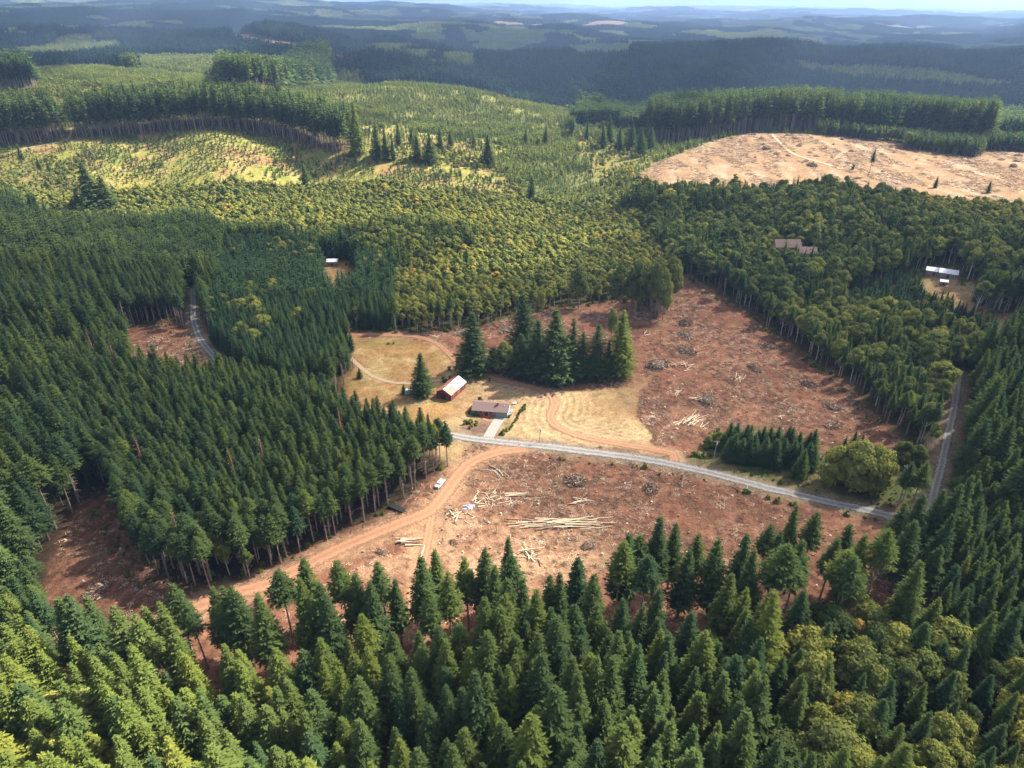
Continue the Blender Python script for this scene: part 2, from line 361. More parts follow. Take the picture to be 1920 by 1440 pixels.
COLS = {}
def add_obj(name, mesh, parent=None, loc=None, coll=None):
    o = bpy.data.objects.new(name, mesh)
    if loc is not None: o.location = loc
    (coll or ROOT).objects.link(o)
    if parent: o.parent = parent
    return o
def tag(o, label=None, cat=None, group=None, kind=None):
    if label: o["label"] = label
    if cat: o["category"] = cat
    if group: o["group"] = group
    if kind: o["kind"] = kind
    return o
def np_mesh(name, verts, faces, mats, fmat=None, smooth_=False):
    """verts (n,3); faces: array (m,3) or (m,4) or list of such arrays"""
    me = bpy.data.meshes.new(name)
    if not isinstance(faces, list): faces = [faces]
    faces = [np.asarray(f, np.int32) for f in faces if len(f)]
    tot = sum(len(f) for f in faces); loops = np.concatenate([f.ravel() for f in faces])
    sizes = np.concatenate([np.full(len(f), f.shape[1], np.int32) for f in faces])
    me.vertices.add(len(verts)); me.vertices.foreach_set("co", np.asarray(verts, np.float32).ravel())
    me.loops.add(len(loops)); me.loops.foreach_set("vertex_index", loops)
    me.polygons.add(tot); st = np.concatenate([[0], np.cumsum(sizes)[:-1]]).astype(np.int32)
    me.polygons.foreach_set("loop_start", st)
    try: me.polygons.foreach_set("loop_total", sizes)
    except Exception: pass
    for m in mats: me.materials.append(m)
    if fmat is not None: me.polygons.foreach_set("material_index", np.asarray(fmat, np.int32))
    me.polygons.foreach_set("use_smooth", np.full(tot, smooth_))
    me.update(calc_edges=True)
    return me
class MB:
    """collects boxes, tubes, quads into one mesh"""
    def __init__(s): s.v = []; s.f3 = []; s.f4 = []; s.m3 = []; s.m4 = []; s.n = 0
    def add(s, v, f, mi=0):
        v = np.asarray(v, float).reshape(-1, 3); f = np.asarray(f, int)
        (s.f4 if f.shape[1] == 4 else s.f3).append(f + s.n); (s.m4 if f.shape[1] == 4 else s.m3).append(np.full(len(f), mi))
        s.v.append(v); s.n += len(v)
    def box(s, c, d, mi=0, rz=0.0, taper=1.0):
        x, y, z = [q / 2 for q in d]
        v = np.array([(-x,-y,-z),(x,-y,-z),(x,y,-z),(-x,y,-z),(-x*taper,-y*taper,z),(x*taper,-y*taper,z),(x*taper,y*taper,z),(-x*taper,y*taper,z)])
        if rz: ca, sa = math.cos(rz), math.sin(rz); v[:, :2] = v[:, :2] @ np.array([[ca, sa], [-sa, ca]])
        s.add(v + np.array(c), [(3,2,1,0),(4,5,6,7),(0,1,5,4),(1,2,6,5),(2,3,7,6),(3,0,4,7)], mi)
    def hexa(s, v, mi=0):
        s.add(v, [(3,2,1,0),(4,5,6,7),(0,1,5,4),(1,2,6,5),(2,3,7,6),(3,0,4,7)], mi)
    def tube(s, pts, rad, sides=6, mi=0, cap=True):
        pts = np.asarray(pts, float); k = len(pts); rad = np.broadcast_to(rad, k)
        a = np.linspace(0, 2 * math.pi, sides, endpoint=False); vs_ = []
        for i in range(k):
            d = pts[min(i + 1, k - 1)] - pts[max(i - 1, 0)]; d = d / (np.linalg.norm(d) + 1e-9)
            e = np.cross(d, (0, 0, 1) if abs(d[2]) < 0.9 else (1, 0, 0)); e /= np.linalg.norm(e); g = np.cross(d, e)
            vs_.append(pts[i] + rad[i] * (np.cos(a)[:, None] * e + np.sin(a)[:, None] * g))
        b = np.array([(i * sides + j, i * sides + (j + 1) % sides, (i + 1) * sides + (j + 1) % sides, (i + 1) * sides + j) for i in range(k - 1) for j in range(sides)])
        vv = np.concatenate(vs_)
        if cap:
            vv = np.concatenate([vv, pts[:1], pts[-1:]]); c0, c1 = len(vv) - 2, len(vv) - 1
            t3 = [(c0, (j + 1) % sides, j) for j in range(sides)] + [(c1, (k - 1) * sides + j, (k - 1) * sides + (j + 1) % sides) for j in range(sides)]
            s.add(vv, b, mi); s.f3.append(np.array(t3) + s.n - len(vv)); s.m3.append(np.full(len(t3), mi))
        else: s.add(vv, b, mi)
    def mesh(s, name, mats, smooth_=False):
        fs = []; fm = []
        if s.f4: fs.append(np.concatenate(s.f4)); fm.append(np.concatenate(s.m4))
        if s.f3: fs.append(np.concatenate(s.f3)); fm.append(np.concatenate(s.m3))
        return np_mesh(name, np.concatenate(s.v), fs, mats, np.concatenate(fm), smooth_)

def leaf_quads(c, ax, up, L, Wd):
    """kite-shaped leaf sprays: centre start c, direction ax, side dir up (all (n,3)); L, Wd lengths (n,)"""
    n_ = len(c)
    side = np.cross(ax, up); side /= np.linalg.norm(side, axis=1)[:, None] + 1e-9
    v = np.empty((n_, 4, 3))
    v[:, 0] = c; v[:, 1] = c + ax * L[:, None] * .45 + side * Wd[:, None] * .5
    v[:, 2] = c + ax * L[:, None]; v[:, 3] = c + ax * L[:, None] * .45 - side * Wd[:, None] * .5
    return v.reshape(-1, 3), np.arange(n_ * 4).reshape(-1, 4)
def unit(v): return v / (np.linalg.norm(v, axis=-1, keepdims=True) + 1e-9)

def conifer_crown(seed, base=0.25, rad=0.17, tiers=34, per=8, leaf=7, lw=0.028, ragged=0.25, power=0.85, droop=0.3):
    """unit-height conifer crown (height 1), many drooping needle sprays"""
    g = np.random.default_rng(seed); V_ = []; F_ = []; nn = 0
    zs = base + (1 - base) * (np.linspace(0, 1, tiers) ** 0.92)
    for i, z in enumerate(zs):
        f = (z - base) / (1 - base)
        prof = (1 - f) ** power * min(1.0, 0.55 + f * 2.4)
        nb = max(4, int(per * (0.6 + 0.5 * (1 - f))))
        for k in range(nb):
            if f < .9 and g.random() < 0.15: continue
            a = 2 * math.pi * (k + g.random() * .8) / nb + i * 1.3
            Lb = rad * prof * (1 - ragged + 2 * ragged * g.random() ** .8) + 0.008
            zz = z + g.normal(0, .012)
            dirh = np.array([math.cos(a), math.sin(a), 0.0])
            rise = 0.35 * f + 0.02 - droop * (1 - f) * .8
            m = max(2, int(leaf * (0.45 + 0.55 * prof)))
            t = np.linspace(0.12, 0.92, m) + g.normal(0, .03, m)
            # branch curve: sags then tips turn up
            pz = zz + Lb * (rise * t + 0.28 * (t ** 2 - t) * 0.9)
            c = dirh * (Lb * t)[:, None]; c[:, 2] = pz
            sidev = np.array([-dirh[1], dirh[0], 0.0])
            sg = np.where(np.arange(m) % 2 == 0, 1, -1) * g.uniform(.35, 1.1, m)
            ax = unit(dirh + sidev * sg[:, None] + np.array([0, 0, 1.0]) * (g.normal(0.02 - 0.15 * (1 - f), .22, m))[:, None])
            up = unit(np.array([0, 0, 1.0]) + g.normal(0, .30, (m, 3)))
            ll = lw * g.uniform(1.3, 2.6, m) * (0.45 + 0.7 * prof); ww = ll * g.uniform(.32, .55, m)
            v, q = leaf_quads(c, ax, up, ll, ww); V_.append(v); F_.append(q + nn); nn += len(v)
    # leader
    v, q = leaf_quads(np.array([[0, 0, .965]] * 3), unit(np.array([[.1, 0, 1.], [-.1, .1, 1.], [0, -.1, 1.]])), unit(np.array([[0, 1., 0], [1., 0, 0], [1., 1., 0]])), np.array([.045, .04, .04]), np.array([.012] * 3))
    V_.append(v); F_.append(q + nn); nn += len(v)
    # inner mass of shaded twigs
    k = 9; rr = []; 
    for j in range(6):
        f = j / 5; z = base + .02 + (0.97 - base) * f
        a = np.linspace(0, 2 * math.pi, k, endpoint=False); r = rad * .50 * ((1 - f) ** power * min(1, .6 + f * 2.4) + .01) * g.uniform(.7, 1.2, k)
        rr.append(np.stack([np.cos(a) * r, np.sin(a) * r, np.full(k, z) + g.normal(0, .01, k)], 1))
    V_.append(np.concatenate(rr)); F_.append(np.array([(j * k + i, j * k + (i + 1) % k, (j + 1) * k + (i + 1) % k, (j + 1) * k + i) for j in range(5) for i in range(k)]) + nn)
    return np.concatenate(V_), np.concatenate(F_)

def trunk_geo(seed, h=1.0, r=0.011, bend=0.0, branches=0, base=.3):
    g = np.random.default_rng(seed); mb = MB()
    z = np.linspace(-0.03, h * .97, 6)
    pts = np.stack([bend * np.sin(z * 3), bend * np.cos(z * 2) - bend, z], 1)
    mb.tube(pts, r * np.linspace(1.15, .15, 6), 6, cap=False)
    for i in range(branches):
        zz = g.uniform(.08, base + .1); a = g.uniform(0, 6.28); L = g.uniform(.02, .07)
        d = np.array([math.cos(a), math.sin(a), -.25 + .3 * g.random()])
        mb.tube([(0, 0, zz), d * L + (0, 0, zz)], [.0022, .0008], 3, cap=False)
    return mb
def broad_crown(seed, lobes=14, per=120, ls=0.06, base=.30, rad=.36, core=True):
    """unit-height rounded crown made of leaf clusters on several lobes"""
    g = np.random.default_rng(seed); V_ = []; F_ = []; nn = 0
    for k in range(lobes):
        a = g.uniform(0, 6.28); f = (k + .5) / lobes; z = base + .10 + (.80 - base) * f
        rr = rad * (0.62 * math.sqrt(max(0, 1 - (2 * abs(f - .42)) ** 2.2))) * g.uniform(.5, 1.0)
        c = np.array([math.cos(a) * rr, math.sin(a) * rr, z]); R_ = rad * g.uniform(.28, .50) * (1.0 - .35 * f)
        d = unit(g.normal(size=(per, 3))); d[:, 2] = np.where(d[:, 2] < -.35, -d[:, 2], d[:, 2])
        lump = 1 + .22 * np.sin(d[:, 0] * 7 + k) * np.cos(d[:, 1] * 6 + 2 * k)
        p = c + d * (R_ * lump * g.uniform(.78, 1.08, per))[:, None] * np.array([1, 1, .82])
        nrm = unit(d + g.normal(0, .38, (per, 3)) + np.array([0, 0, .25]))
        ax = unit(np.cross(nrm, g.normal(size=(per, 3))))
        ll = ls * g.uniform(.7, 1.3, per)
        v, q = leaf_quads(p - ax * (ll / 2)[:, None], ax, nrm, ll, ll * .85); V_.append(v); F_.append(q + nn); nn += len(v)
        if core:
            kk = 6; av = np.linspace(0, 2 * math.pi, kk, endpoint=False); rings = []
            for e in (-.9, -.3, .4, .95):
                rc = R_ * .72 * math.sqrt(1 - e * e * .98)
                rings.append(np.stack([c[0] + np.cos(av) * rc, c[1] + np.sin(av) * rc, np.full(kk, c[2] + e * R_ * .6)], 1))
            V_.append(np.concatenate(rings)); F_.append(np.array([(j * kk + i, j * kk + (i + 1) % kk, (j + 1) * kk + (i + 1) % kk, (j + 1) * kk + i) for j in range(3) for i in range(kk)]) + nn); nn += 4 * kk
    return np.concatenate(V_), np.concatenate(F_)
def broad_trunk(seed, base=.3, limbs=5, r=.016):
    g = np.random.default_rng(seed); mb = MB()
    mb.tube([(0, 0, -.03), (.01, 0, base * .6), (0, .01, base + .15), (.0, 0, .75)], [r * 1.2, r, r * .75, r * .2], 6, cap=False)
    for i in range(limbs):
        a = g.uniform(0, 6.28); z = base * g.uniform(.6, 1.3); d = np.array([math.cos(a), math.sin(a), 0])
        mb.tube([(0, 0, z), d * .10 + (0, 0, z + .12), d * .2 + (0, 0, z + .3)], [r * .6, r * .4, r * .12], 4, cap=False)
    return mb
def joined(name, crown, trunk, mleaf, mbark):
    mb = MB(); mb.add(crown[0], crown[1], 0)
    for v in trunk.v: pass
    off = mb.n; tv = np.concatenate(trunk.v); mb.v.append(tv); mb.n += len(tv)
    for f in trunk.f4: mb.f4.append(f + off); mb.m4.append(np.full(len(f), 1))
    for f in trunk.f3: mb.f3.append(f + off); mb.m3.append(np.full(len(f), 1))
    return mb.mesh(name, [mleaf, mbark])

# ------------------------------------------------------------------ tree prototypes (never linked into the scene by themselves)
PROTO = {}     # key -> list of (joined mesh, crown mesh, trunk mesh)
def proto(key, crown, trunk, ml, mbk, hi=False):
    j = joined(key, crown, trunk, ml, mbk)
    cm = tm = None
    if hi:
        cm = np_mesh(key + "_crown", crown[0], crown[1], [ml]); tm = trunk.mesh(key + "_trunk", [mbk])
    PROTO.setdefault(key, []).append((j, cm, tm))
for i in range(5):
    proto('fir_hi', conifer_crown(100 + i, .22 + .05 * (i % 3), (.125, .140, .118, .150, .132)[i], 46, 11, 12, .0215, .40, (.90, .82, 1.0, .86, .78)[i]), trunk_geo(i, r=.0115, branches=12, base=.3), M['fir'], M['barkd'], True)
for i in range(4):
    proto('firedge_hi', conifer_crown(120 + i, .52 + .07 * (i % 3), .105 + .012 * i, 34, 9, 10, .021, .40, .80), trunk_geo(20 + i, r=.0105, branches=40, base=.55, bend=.004), M['fir'], M['bark'], True)
for i in range(3):
    proto('blue_hi', conifer_crown(140 + i, .08, .165 + .012 * i, 38, 10, 9, .026, .22, .80), trunk_geo(30 + i, r=.012), M['blue'], M['barkd'], True)
for i in range(4):
    proto('firfull_hi', conifer_crown(440 + i, .03, .165 + .012 * i, 50, 12, 12, .022, .42, .85), trunk_geo(80 + i, r=.013), M['fir'], M['barkd'], True)
for i in range(3):
    proto('broadfull_hi', broad_crown(460 + i, 30, 200, .040, .02, .46), broad_trunk(40 + i, .12), M['broad'], M['bark'], True)
for i in range(4):
    proto('fir_mid', conifer_crown(160 + i, .22, .16, 15, 7, 4, .065, .3, .82), trunk_geo(40 + i, r=.012), M['fir'], M['barkd'])
    proto('blue_mid', conifer_crown(170 + i, .08, .18, 14, 7, 4, .070, .22, .75), trunk_geo(45 + i, r=.012), M['blue'], M['barkd'])
    proto('firedge_mid', conifer_crown(180 + i, .36 + .05 * i, .105, 15, 7, 4, .056, .4, .75), trunk_geo(50 + i, r=.0095), M['fir'], M['bark'])
for i in range(3):
    proto('fir_lo', conifer_crown(190 + i, .18, .16, 8, 5, 2, .12, .3, .8), trunk_geo(55 + i, r=.012), M['fir'], M['barkd'])
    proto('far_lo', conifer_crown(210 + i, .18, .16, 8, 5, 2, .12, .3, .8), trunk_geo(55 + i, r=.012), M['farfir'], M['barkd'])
    proto('lite_lo', conifer_crown(195 + i, .03, .22, 7, 5, 2, .15, .2, .8), trunk_geo(58 + i, r=.012), M['lite'], M['barkd'])
    proto('sapd_lo', conifer_crown(220 + i, .03, .26, 6, 5, 2, .17, .25, .8), trunk_geo(60 + i, r=.012), M['fir'], M['barkd'])
    proto('sap_lo', conifer_crown(200 + i, .03, .24, 6, 5, 2, .17, .25, .8), trunk_geo(60 + i, r=.012), M['lite'], M['barkd'])
for i in range(5):
    proto('broad_hi', broad_crown(300 + i, 26, 210, .036, .24 + .03 * (i % 3), .34 + .02 * (i % 3)), broad_trunk(i), M['broad'], M['bark'], True)
for i in range(3):
    proto('broadedge_hi', broad_crown(320 + i, 18, 150, .034, .46, .23), broad_trunk(10 + i, .5, 6, .011), M['broad'], M['pale_bark'], True)
for i in range(4):
    proto('broad_mid', broad_crown(340 + i, 12, 46, .085, .22, .38), broad_trunk(20 + i), M['broad'], M['bark'])
for i in range(3):
    proto('broad_lo', broad_crown(360 + i, 5, 12, .20, .15, .45), broad_trunk(30 + i, limbs=0), M['broad'], M['bark'])
# clumps of forest for the far hills: a 60 m patch of trees each
def patch(seed, kind, size=60.0, nt_=60, h=(24, 33), mat=None):
    g = np.random.default_rng(seed); V_ = []; F_ = []; nn = 0
    for k in range(nt_):
        x, y = g.uniform(-size / 2, size / 2, 2); hh = g.uniform(*h)
        if kind == 'fir':
            a = np.linspace(0, 2 * math.pi, 5, endpoint=False) + g.random(); rings = []
            for f, rr in ((.15, .16), (.5, .12), (.5, .09), (.8, .05), (1, .004)):
                rings.append(np.stack([np.cos(a) * rr * hh * g.uniform(.8, 1.2, 5), np.sin(a) * rr * hh * g.uniform(.8, 1.2, 5), np.full(5, f * hh)], 1))
            v = np.concatenate(rings); nr = 5
        else:
            a = np.linspace(0, 2 * math.pi, 6, endpoint=False) + g.random(); rings = []
            for f, rr in ((.1, .2), (.45, .38), (.8, .30), (1, .08)):
                rings.append(np.stack([np.cos(a) * rr * hh * g.uniform(.7, 1.2, 6), np.sin(a) * rr * hh * g.uniform(.7, 1.2, 6), np.full(6, f * hh) + g.normal(0, .05 * hh, 6)], 1))
            v = np.concatenate(rings); nr = 4
        m = len(v) // nr
        V_.append(v + (x, y, -3)); F_.append(np.array([(j * m + i, j * m + (i + 1) % m, (j + 1) * m + (i + 1) % m, (j + 1) * m + i) for j in range(nr - 1) for i in range(m)]) + nn); nn += len(v)
    return np_mesh("patch", np.concatenate(V_), np.concatenate(F_), [mat])
for i in range(4):
    PROTO.setdefault('patch_fir', []).append((patch(i, 'fir', mat=M['farfir']), None, None))
    PROTO.setdefault('patch_lite', []).append((patch(10 + i, 'fir', nt_=75, h=(11, 17), mat=M['lite']), None, None))
    PROTO.setdefault('patch_broad', []).append((patch(20 + i, 'b', nt_=60, h=(13, 18), mat=M['broad']), None, None))
# ------------------------------------------------------------------ ground sheet
NR, NCOL = 1150, 900
Yr = np.exp(np.linspace(math.log(26.0), math.log(33000.0), NR)); Sr = np.linspace(-1.55, 1.55, NCOL)
GX = (Yr[:, None] * Sr[None, :]); GY = np.repeat(Yr[:, None], NCOL, 1)
GZ = ground(GX, GY)
cls = classify(GX, GY)
base_cols = np.array([CL[k][0] for k in NAMES])
col = base_cols[cls]
for _ in range(2):
    col = (np.pad(col, ((2, 2), (0, 0), (0, 0)), 'edge')[:-4] + np.pad(col, ((1, 1), (0, 0), (0, 0)), 'edge')[:-2] + col + np.pad(col, ((1, 1), (0, 0), (0, 0)), 'edge')[2:] + np.pad(col, ((2, 2), (0, 0), (0, 0)), 'edge')[4:]) / 5
    col = (np.pad(col, ((0, 0), (2, 2), (0, 0)), 'edge')[:, :-4] + np.pad(col, ((0, 0), (1, 1), (0, 0)), 'edge')[:, :-2] + col + np.pad(col, ((0, 0), (1, 1), (0, 0)), 'edge')[:, 2:] + np.pad(col, ((0, 0), (2, 2), (0, 0)), 'edge')[:, 4:]) / 5
isoil = np.isin(cls, [IDX['soil'], IDX['edge'], IDX['bright']]).astype(float)
dryish = np.isin(cls, [IDX['tan'], IDX['dry'], IDX['clear'], IDX['pink']]).astype(float)
youngm = np.isin(cls, [IDX['young'], IDX['scrub'], IDX['young2']]).astype(float)
n1 = fbm(GX / 14, GY / 9, 101, 4); n2 = fbm(GX / 42, GY / 30, 111, 3); n3 = fbm(GX / 4.5, GY / 3, 121, 3)
def blend(c, target, w): return c * (1 - w[..., None]) + np.array(target) * w[..., None]
col = blend(col, (.350, .170, .105), isoil * np.clip(n2 * 1.6 + .1, 0, .8))
col = blend(col, (.165, .080, .052), isoil * np.clip(n1 * 2.0 - .05, 0, .8))
col = blend(col, (.40, .215, .135), isoil * np.clip(n3 * 2.0 - .45, 0, .7))
col = blend(col, (.200, .150, .085), isoil * np.clip(-n3 * 1.6 - .35, 0, .5))
rr1 = np.hypot(GX - 20, GY - 120) + 7 * fbm(GX / 40, GY / 40, 151, 2); rr2 = np.hypot(GX - 150, GY - 300) + 9 * fbm(GX / 40, GY / 40, 152, 2)
ruts = np.where(GY < 250, np.sin(rr1 * 1.25), np.sin(rr2 * 1.05)) * smooth(-.1, .45, fbm(GX / 26, GY / 20, 153, 2))
col = blend(col, (.36, .185, .115), isoil * np.clip(ruts, 0, 1) * .6); col = blend(col, (.15, .075, .048), isoil * np.clip(-ruts, 0, 1) * .5)
bpoly = polyW([(640,1050),(700,1010),(790,985),(850,940),(960,925),(1000,985),(1110,995),(1180,1040),(1120,1120),(900,1140),(640,1120)])
mm = (GY > 130) & (GY < 230) & (np.abs(GX) < 90)
bx = GX[mm]; by = GY[mm]; dd = seg_dist(np.concatenate([bpoly, bpoly[:1]]), bx, by); dd = np.where(inside(bpoly, bx, by), dd, -dd)
bw = np.zeros(GX.shape); bw[mm] = smooth(-9, 14, dd + 7 * fbm(bx / 12, by / 12, 141, 3))
col = blend(col, (.46, .28, .17), isoil * bw * np.clip(.62 + n1 * 1.5, 0, .95))
fieldm = np.isin(cls, [IDX['tan'], IDX['dry']]).astype(float)
col = blend(col, (.52, .40, .20), fieldm * np.clip(n1 * 1.8, 0, .6)); col = blend(col, (.30, .20, .10), fieldm * np.clip(-n2 * 1.8 - .1, 0, .6))
col = blend(col, (.24, .20, .07), fieldm * np.clip(n2 * 1.8 - .35, 0, .5))
clm = (cls == IDX['clear']).astype(float)
n4 = fbm(GX / 9, GY / 30, 131, 4)
col = blend(col, (.29, .18, .12), clm * np.clip(n1 * 1.6 + .0, 0, .7)); col = blend(col, (.46, .35, .25), clm * np.clip(n4 * 2 - .2, 0, .6))
col = blend(col, (.30, .20, .12), clm * np.clip(-n4 * 2.2 - .35, 0, .6))
ym = (cls == IDX['young']).astype(float)
col = blend(col, (.42, .34, .13), ym * np.clip(n1 * 2.2, 0, .9)); col = blend(col, (.36, .20, .10), ym * np.clip(-n2 * 2 - .25, 0, .8)); col = blend(col, (.22, .26, .06), ym * np.clip(-n1 * 2 - .1, 0, .8))
bm = np.isin(cls, [IDX['brush'], IDX['scrub']]).astype(float)
col = blend(col, (.26, .20, .09), bm * np.clip(n1 * 2, 0, .7)); col = blend(col, (.09, .12, .035), bm * np.clip(-n1 * 2, 0, .8))
# old wheel marks round the loop in the mown field
near = (GY > 225) & (GY < 330) & (np.abs(GX) < 110)
lx, ly = GX[near], GY[near]; dl = seg_dist(TRKL['loop'], lx, ly)
wl = np.zeros(GX.shape); wl[near] = np.clip(.5 + .5 * np.sin(dl * 1.9 + 2 * fbm(lx / 20, ly / 20, 5, 2)), 0, 1) * np.clip(1 - dl / 26, 0, 1)
col = blend(col, (.62, .46, .28), wl * .8 * np.clip(fieldm + .0, 0, 1))
# bare verge beside tracks and the gravel road
for nm, L, w, c in (('road', ROADL, 7.5, (.30, .22, .15)), ('lower', TRKL['lower'], 9, (.46, .27, .16)), ('spur', TRKL['spur'], 7, (.46, .27, .16)),
                    ('loop', TRKL['loop'], 5, (.50, .32, .19)), ('upper', TRKL['upper'], 4.5, (.44, .25, .14))):
    m = (GX > L[:, 0].min() - 12) & (GX < L[:, 0].max() + 12) & (GY > L[:, 1].min() - 12) & (GY < L[:, 1].max() + 12)
    d = seg_dist(L, GX[m], GY[m]); wv = np.zeros(GX.shape); wv[m] = smooth(w, w * .4, d + 1.8 * fbm(GX[m] / 5, GY[m] / 5, 7, 2))
    col = blend(col, c, wv * .8)
verts = np.stack([GX, GY, GZ], -1).reshape(-1, 3)
ii = np.arange(NR * NCOL).reshape(NR, NCOL)
faces = np.stack([ii[:-1, :-1], ii[:-1, 1:], ii[1:, 1:], ii[1:, :-1]], -1).reshape(-1, 4)
gm, t, b = new_mat("ground")
tc = t.nodes.new("ShaderNodeTexCoord")
ca = t.nodes.new("ShaderNodeAttribute"); ca.attribute_name = "ground_colour"
so = t.nodes.new("ShaderNodeAttribute"); so.attribute_name = "roughage"
na = t.nodes.new("ShaderNodeTexNoise"); na.inputs["Scale"].default_value = 1.1; na.inputs["Detail"].default_value = 8; na.inputs["Roughness"].default_value = .72
nb_ = t.nodes.new("ShaderNodeTexNoise"); nb_.inputs["Scale"].default_value = .22; nb_.inputs["Detail"].default_value = 7; nb_.inputs["Roughness"].default_value = .65; nb_.inputs["Distortion"].default_value = 1.2
t.links.new(tc.outputs["Object"], na.inputs[0]); t.links.new(tc.outputs["Object"], nb_.inputs[0])
mr = t.nodes.new("ShaderNodeMapRange"); mr.inputs[1].default_value = .36; mr.inputs[2].default_value = .66; mr.inputs[3].default_value = .70; mr.inputs[4].default_value = 1.28
t.links.new(na.outputs[0], mr.inputs[0])
mr2 = t.nodes.new("ShaderNodeMapRange"); mr2.inputs[1].default_value = .35; mr2.inputs[2].default_value = .65; mr2.inputs[3].default_value = .72; mr2.inputs[4].default_value = 1.25
t.links.new(nb_.outputs[0], mr2.inputs[0])
ml = t.nodes.new("ShaderNodeMath"); ml.operation = 'MULTIPLY'; t.links.new(mr.outputs[0], ml.inputs[0]); t.links.new(mr2.outputs[0], ml.inputs[1])
vm = t.nodes.new("ShaderNodeVectorMath"); vm.operation = 'SCALE'; t.links.new(ca.outputs["Color"], vm.inputs[0]); t.links.new(ml.outputs[0], vm.inputs["Scale"])
vm2 = t.nodes.new('ShaderNodeVectorMath'); vm2.operation = 'MULTIPLY'; vm2.inputs[1].default_value = (.64, .64, .62); t.links.new(vm.outputs[0], vm2.inputs[0]); t.links.new(vm2.outputs[0], b.inputs["Base Color"])
bp = t.nodes.new("ShaderNodeBump"); bp.inputs["Distance"].default_value = .55
mb_ = t.nodes.new("ShaderNodeMath"); mb_.operation = 'MULTIPLY'; mb_.inputs[1].default_value = .9; t.links.new(so.outputs["Fac"], mb_.inputs[0]); t.links.new(mb_.outputs[0], bp.inputs["Strength"])
t.links.new(na.outputs[0], bp.inputs["Height"]); t.links.new(bp.outputs[0], b.inputs["Normal"])
b.inputs["Roughness"].default_value = 1.0; b.inputs["Specular IOR Level"].default_value = .05
gme = np_mesh("ground", verts, faces, [gm], None, True)
at = gme.color_attributes.new("ground_colour", 'FLOAT_COLOR', 'POINT')
at.data.foreach_set("color", np.concatenate([np.clip(col, 0, 1).reshape(-1, 3), np.ones((NR * NCOL, 1))], 1).astype(np.float32).ravel())
ar = gme.attributes.new("roughage", 'FLOAT', 'POINT'); ar.data.foreach_set("value", np.clip(isoil + .45 * dryish + .5 * youngm + .3, 0, 1).astype(np.float32).ravel())
go = add_obj("ground", gme); tag(go, "rolling valley ground of red soil, dry grass and forest floor", "ground", kind="structure")

# ------------------------------------------------------------------ gravel road and dirt tracks
def strip_mat(name, c1, c2, rut):
    m, t, b = new_mat(name)
    ua = t.nodes.new("ShaderNodeUVMap"); sx = t.nodes.new("ShaderNodeSeparateXYZ"); t.links.new(ua.outputs[0], sx.inputs[0])
    tc = t.nodes.new("ShaderNodeTexCoord"); nz = t.nodes.new("ShaderNodeTexNoise"); nz.inputs["Scale"].default_value = .8; nz.inputs["Detail"].default_value = 7; nz.inputs["Roughness"].default_value = .7
    t.links.new(tc.outputs["Object"], nz.inputs[0])
    # wheel tracks: two pale bands each way
    w = t.nodes.new("ShaderNodeMath"); w.operation = 'MULTIPLY'; w.inputs[1].default_value = 6.2832 * 2; t.links.new(sx.outputs[0], w.inputs[0])
    c = t.nodes.new("ShaderNodeMath"); c.operation = 'COSINE'; t.links.new(w.outputs[0], c.inputs[0])
    a = t.nodes.new("ShaderNodeMath"); a.operation = 'MULTIPLY_ADD'; a.inputs[1].default_value = -rut; t.links.new(c.outputs[0], a.inputs[0]); t.links.new(nz.outputs[0], a.inputs[2])
    cr = t.nodes.new("ShaderNodeValToRGB"); cr.color_ramp.elements[0].position = .3; cr.color_ramp.elements[1].position = .72
    cr.color_ramp.elements[0].color = (*c1, 1); cr.color_ramp.elements[1].color = (*c2, 1)
    t.links.new(a.outputs[0], cr.inputs[0]); t.links.new(cr.outputs[0], b.inputs["Base Color"])
    # ragged worn edge where the strip gives way to bare ground
    e1 = t.nodes.new("ShaderNodeMath"); e1.operation = 'SUBTRACT'; e1.inputs[1].default_value = .5; t.links.new(sx.outputs[0], e1.inputs[0])
    e2 = t.nodes.new("ShaderNodeMath"); e2.operation = 'ABSOLUTE'; t.links.new(e1.outputs[0], e2.inputs[0])
    e3 = t.nodes.new("ShaderNodeMath"); e3.operation = 'MULTIPLY_ADD'; e3.inputs[1].default_value = 1.0; t.links.new(nz.outputs[0], e3.inputs[0]); t.links.new(e2.outputs[0], e3.inputs[2])
    e4 = t.nodes.new("ShaderNodeMapRange"); e4.inputs[1].default_value = .74; e4.inputs[2].default_value = .98; e4.inputs[3].default_value = 1; e4.inputs[4].default_value = 0; t.links.new(e3.outputs[0], e4.inputs[0])
    t.links.new(e4.outputs[0], b.inputs["Alpha"])
    b.inputs["Roughness"].default_value = 1; b.inputs["Specular IOR Level"].default_value = .05
    return m
M['gravel'] = strip_mat("gravel", (.15, .14, .13), (.29, .275, .255), .16)
M['dirt'] = strip_mat("dirt", (.25, .125, .072), (.37, .205, .120), .12)
M['paled'] = strip_mat("pale_dirt", (.27, .19, .115), (.41, .30, .20), .12)
M['concrete'] = mat_plain("driveway_gravel", (.26, .235, .21), .95, var=.15, scale=1.2)
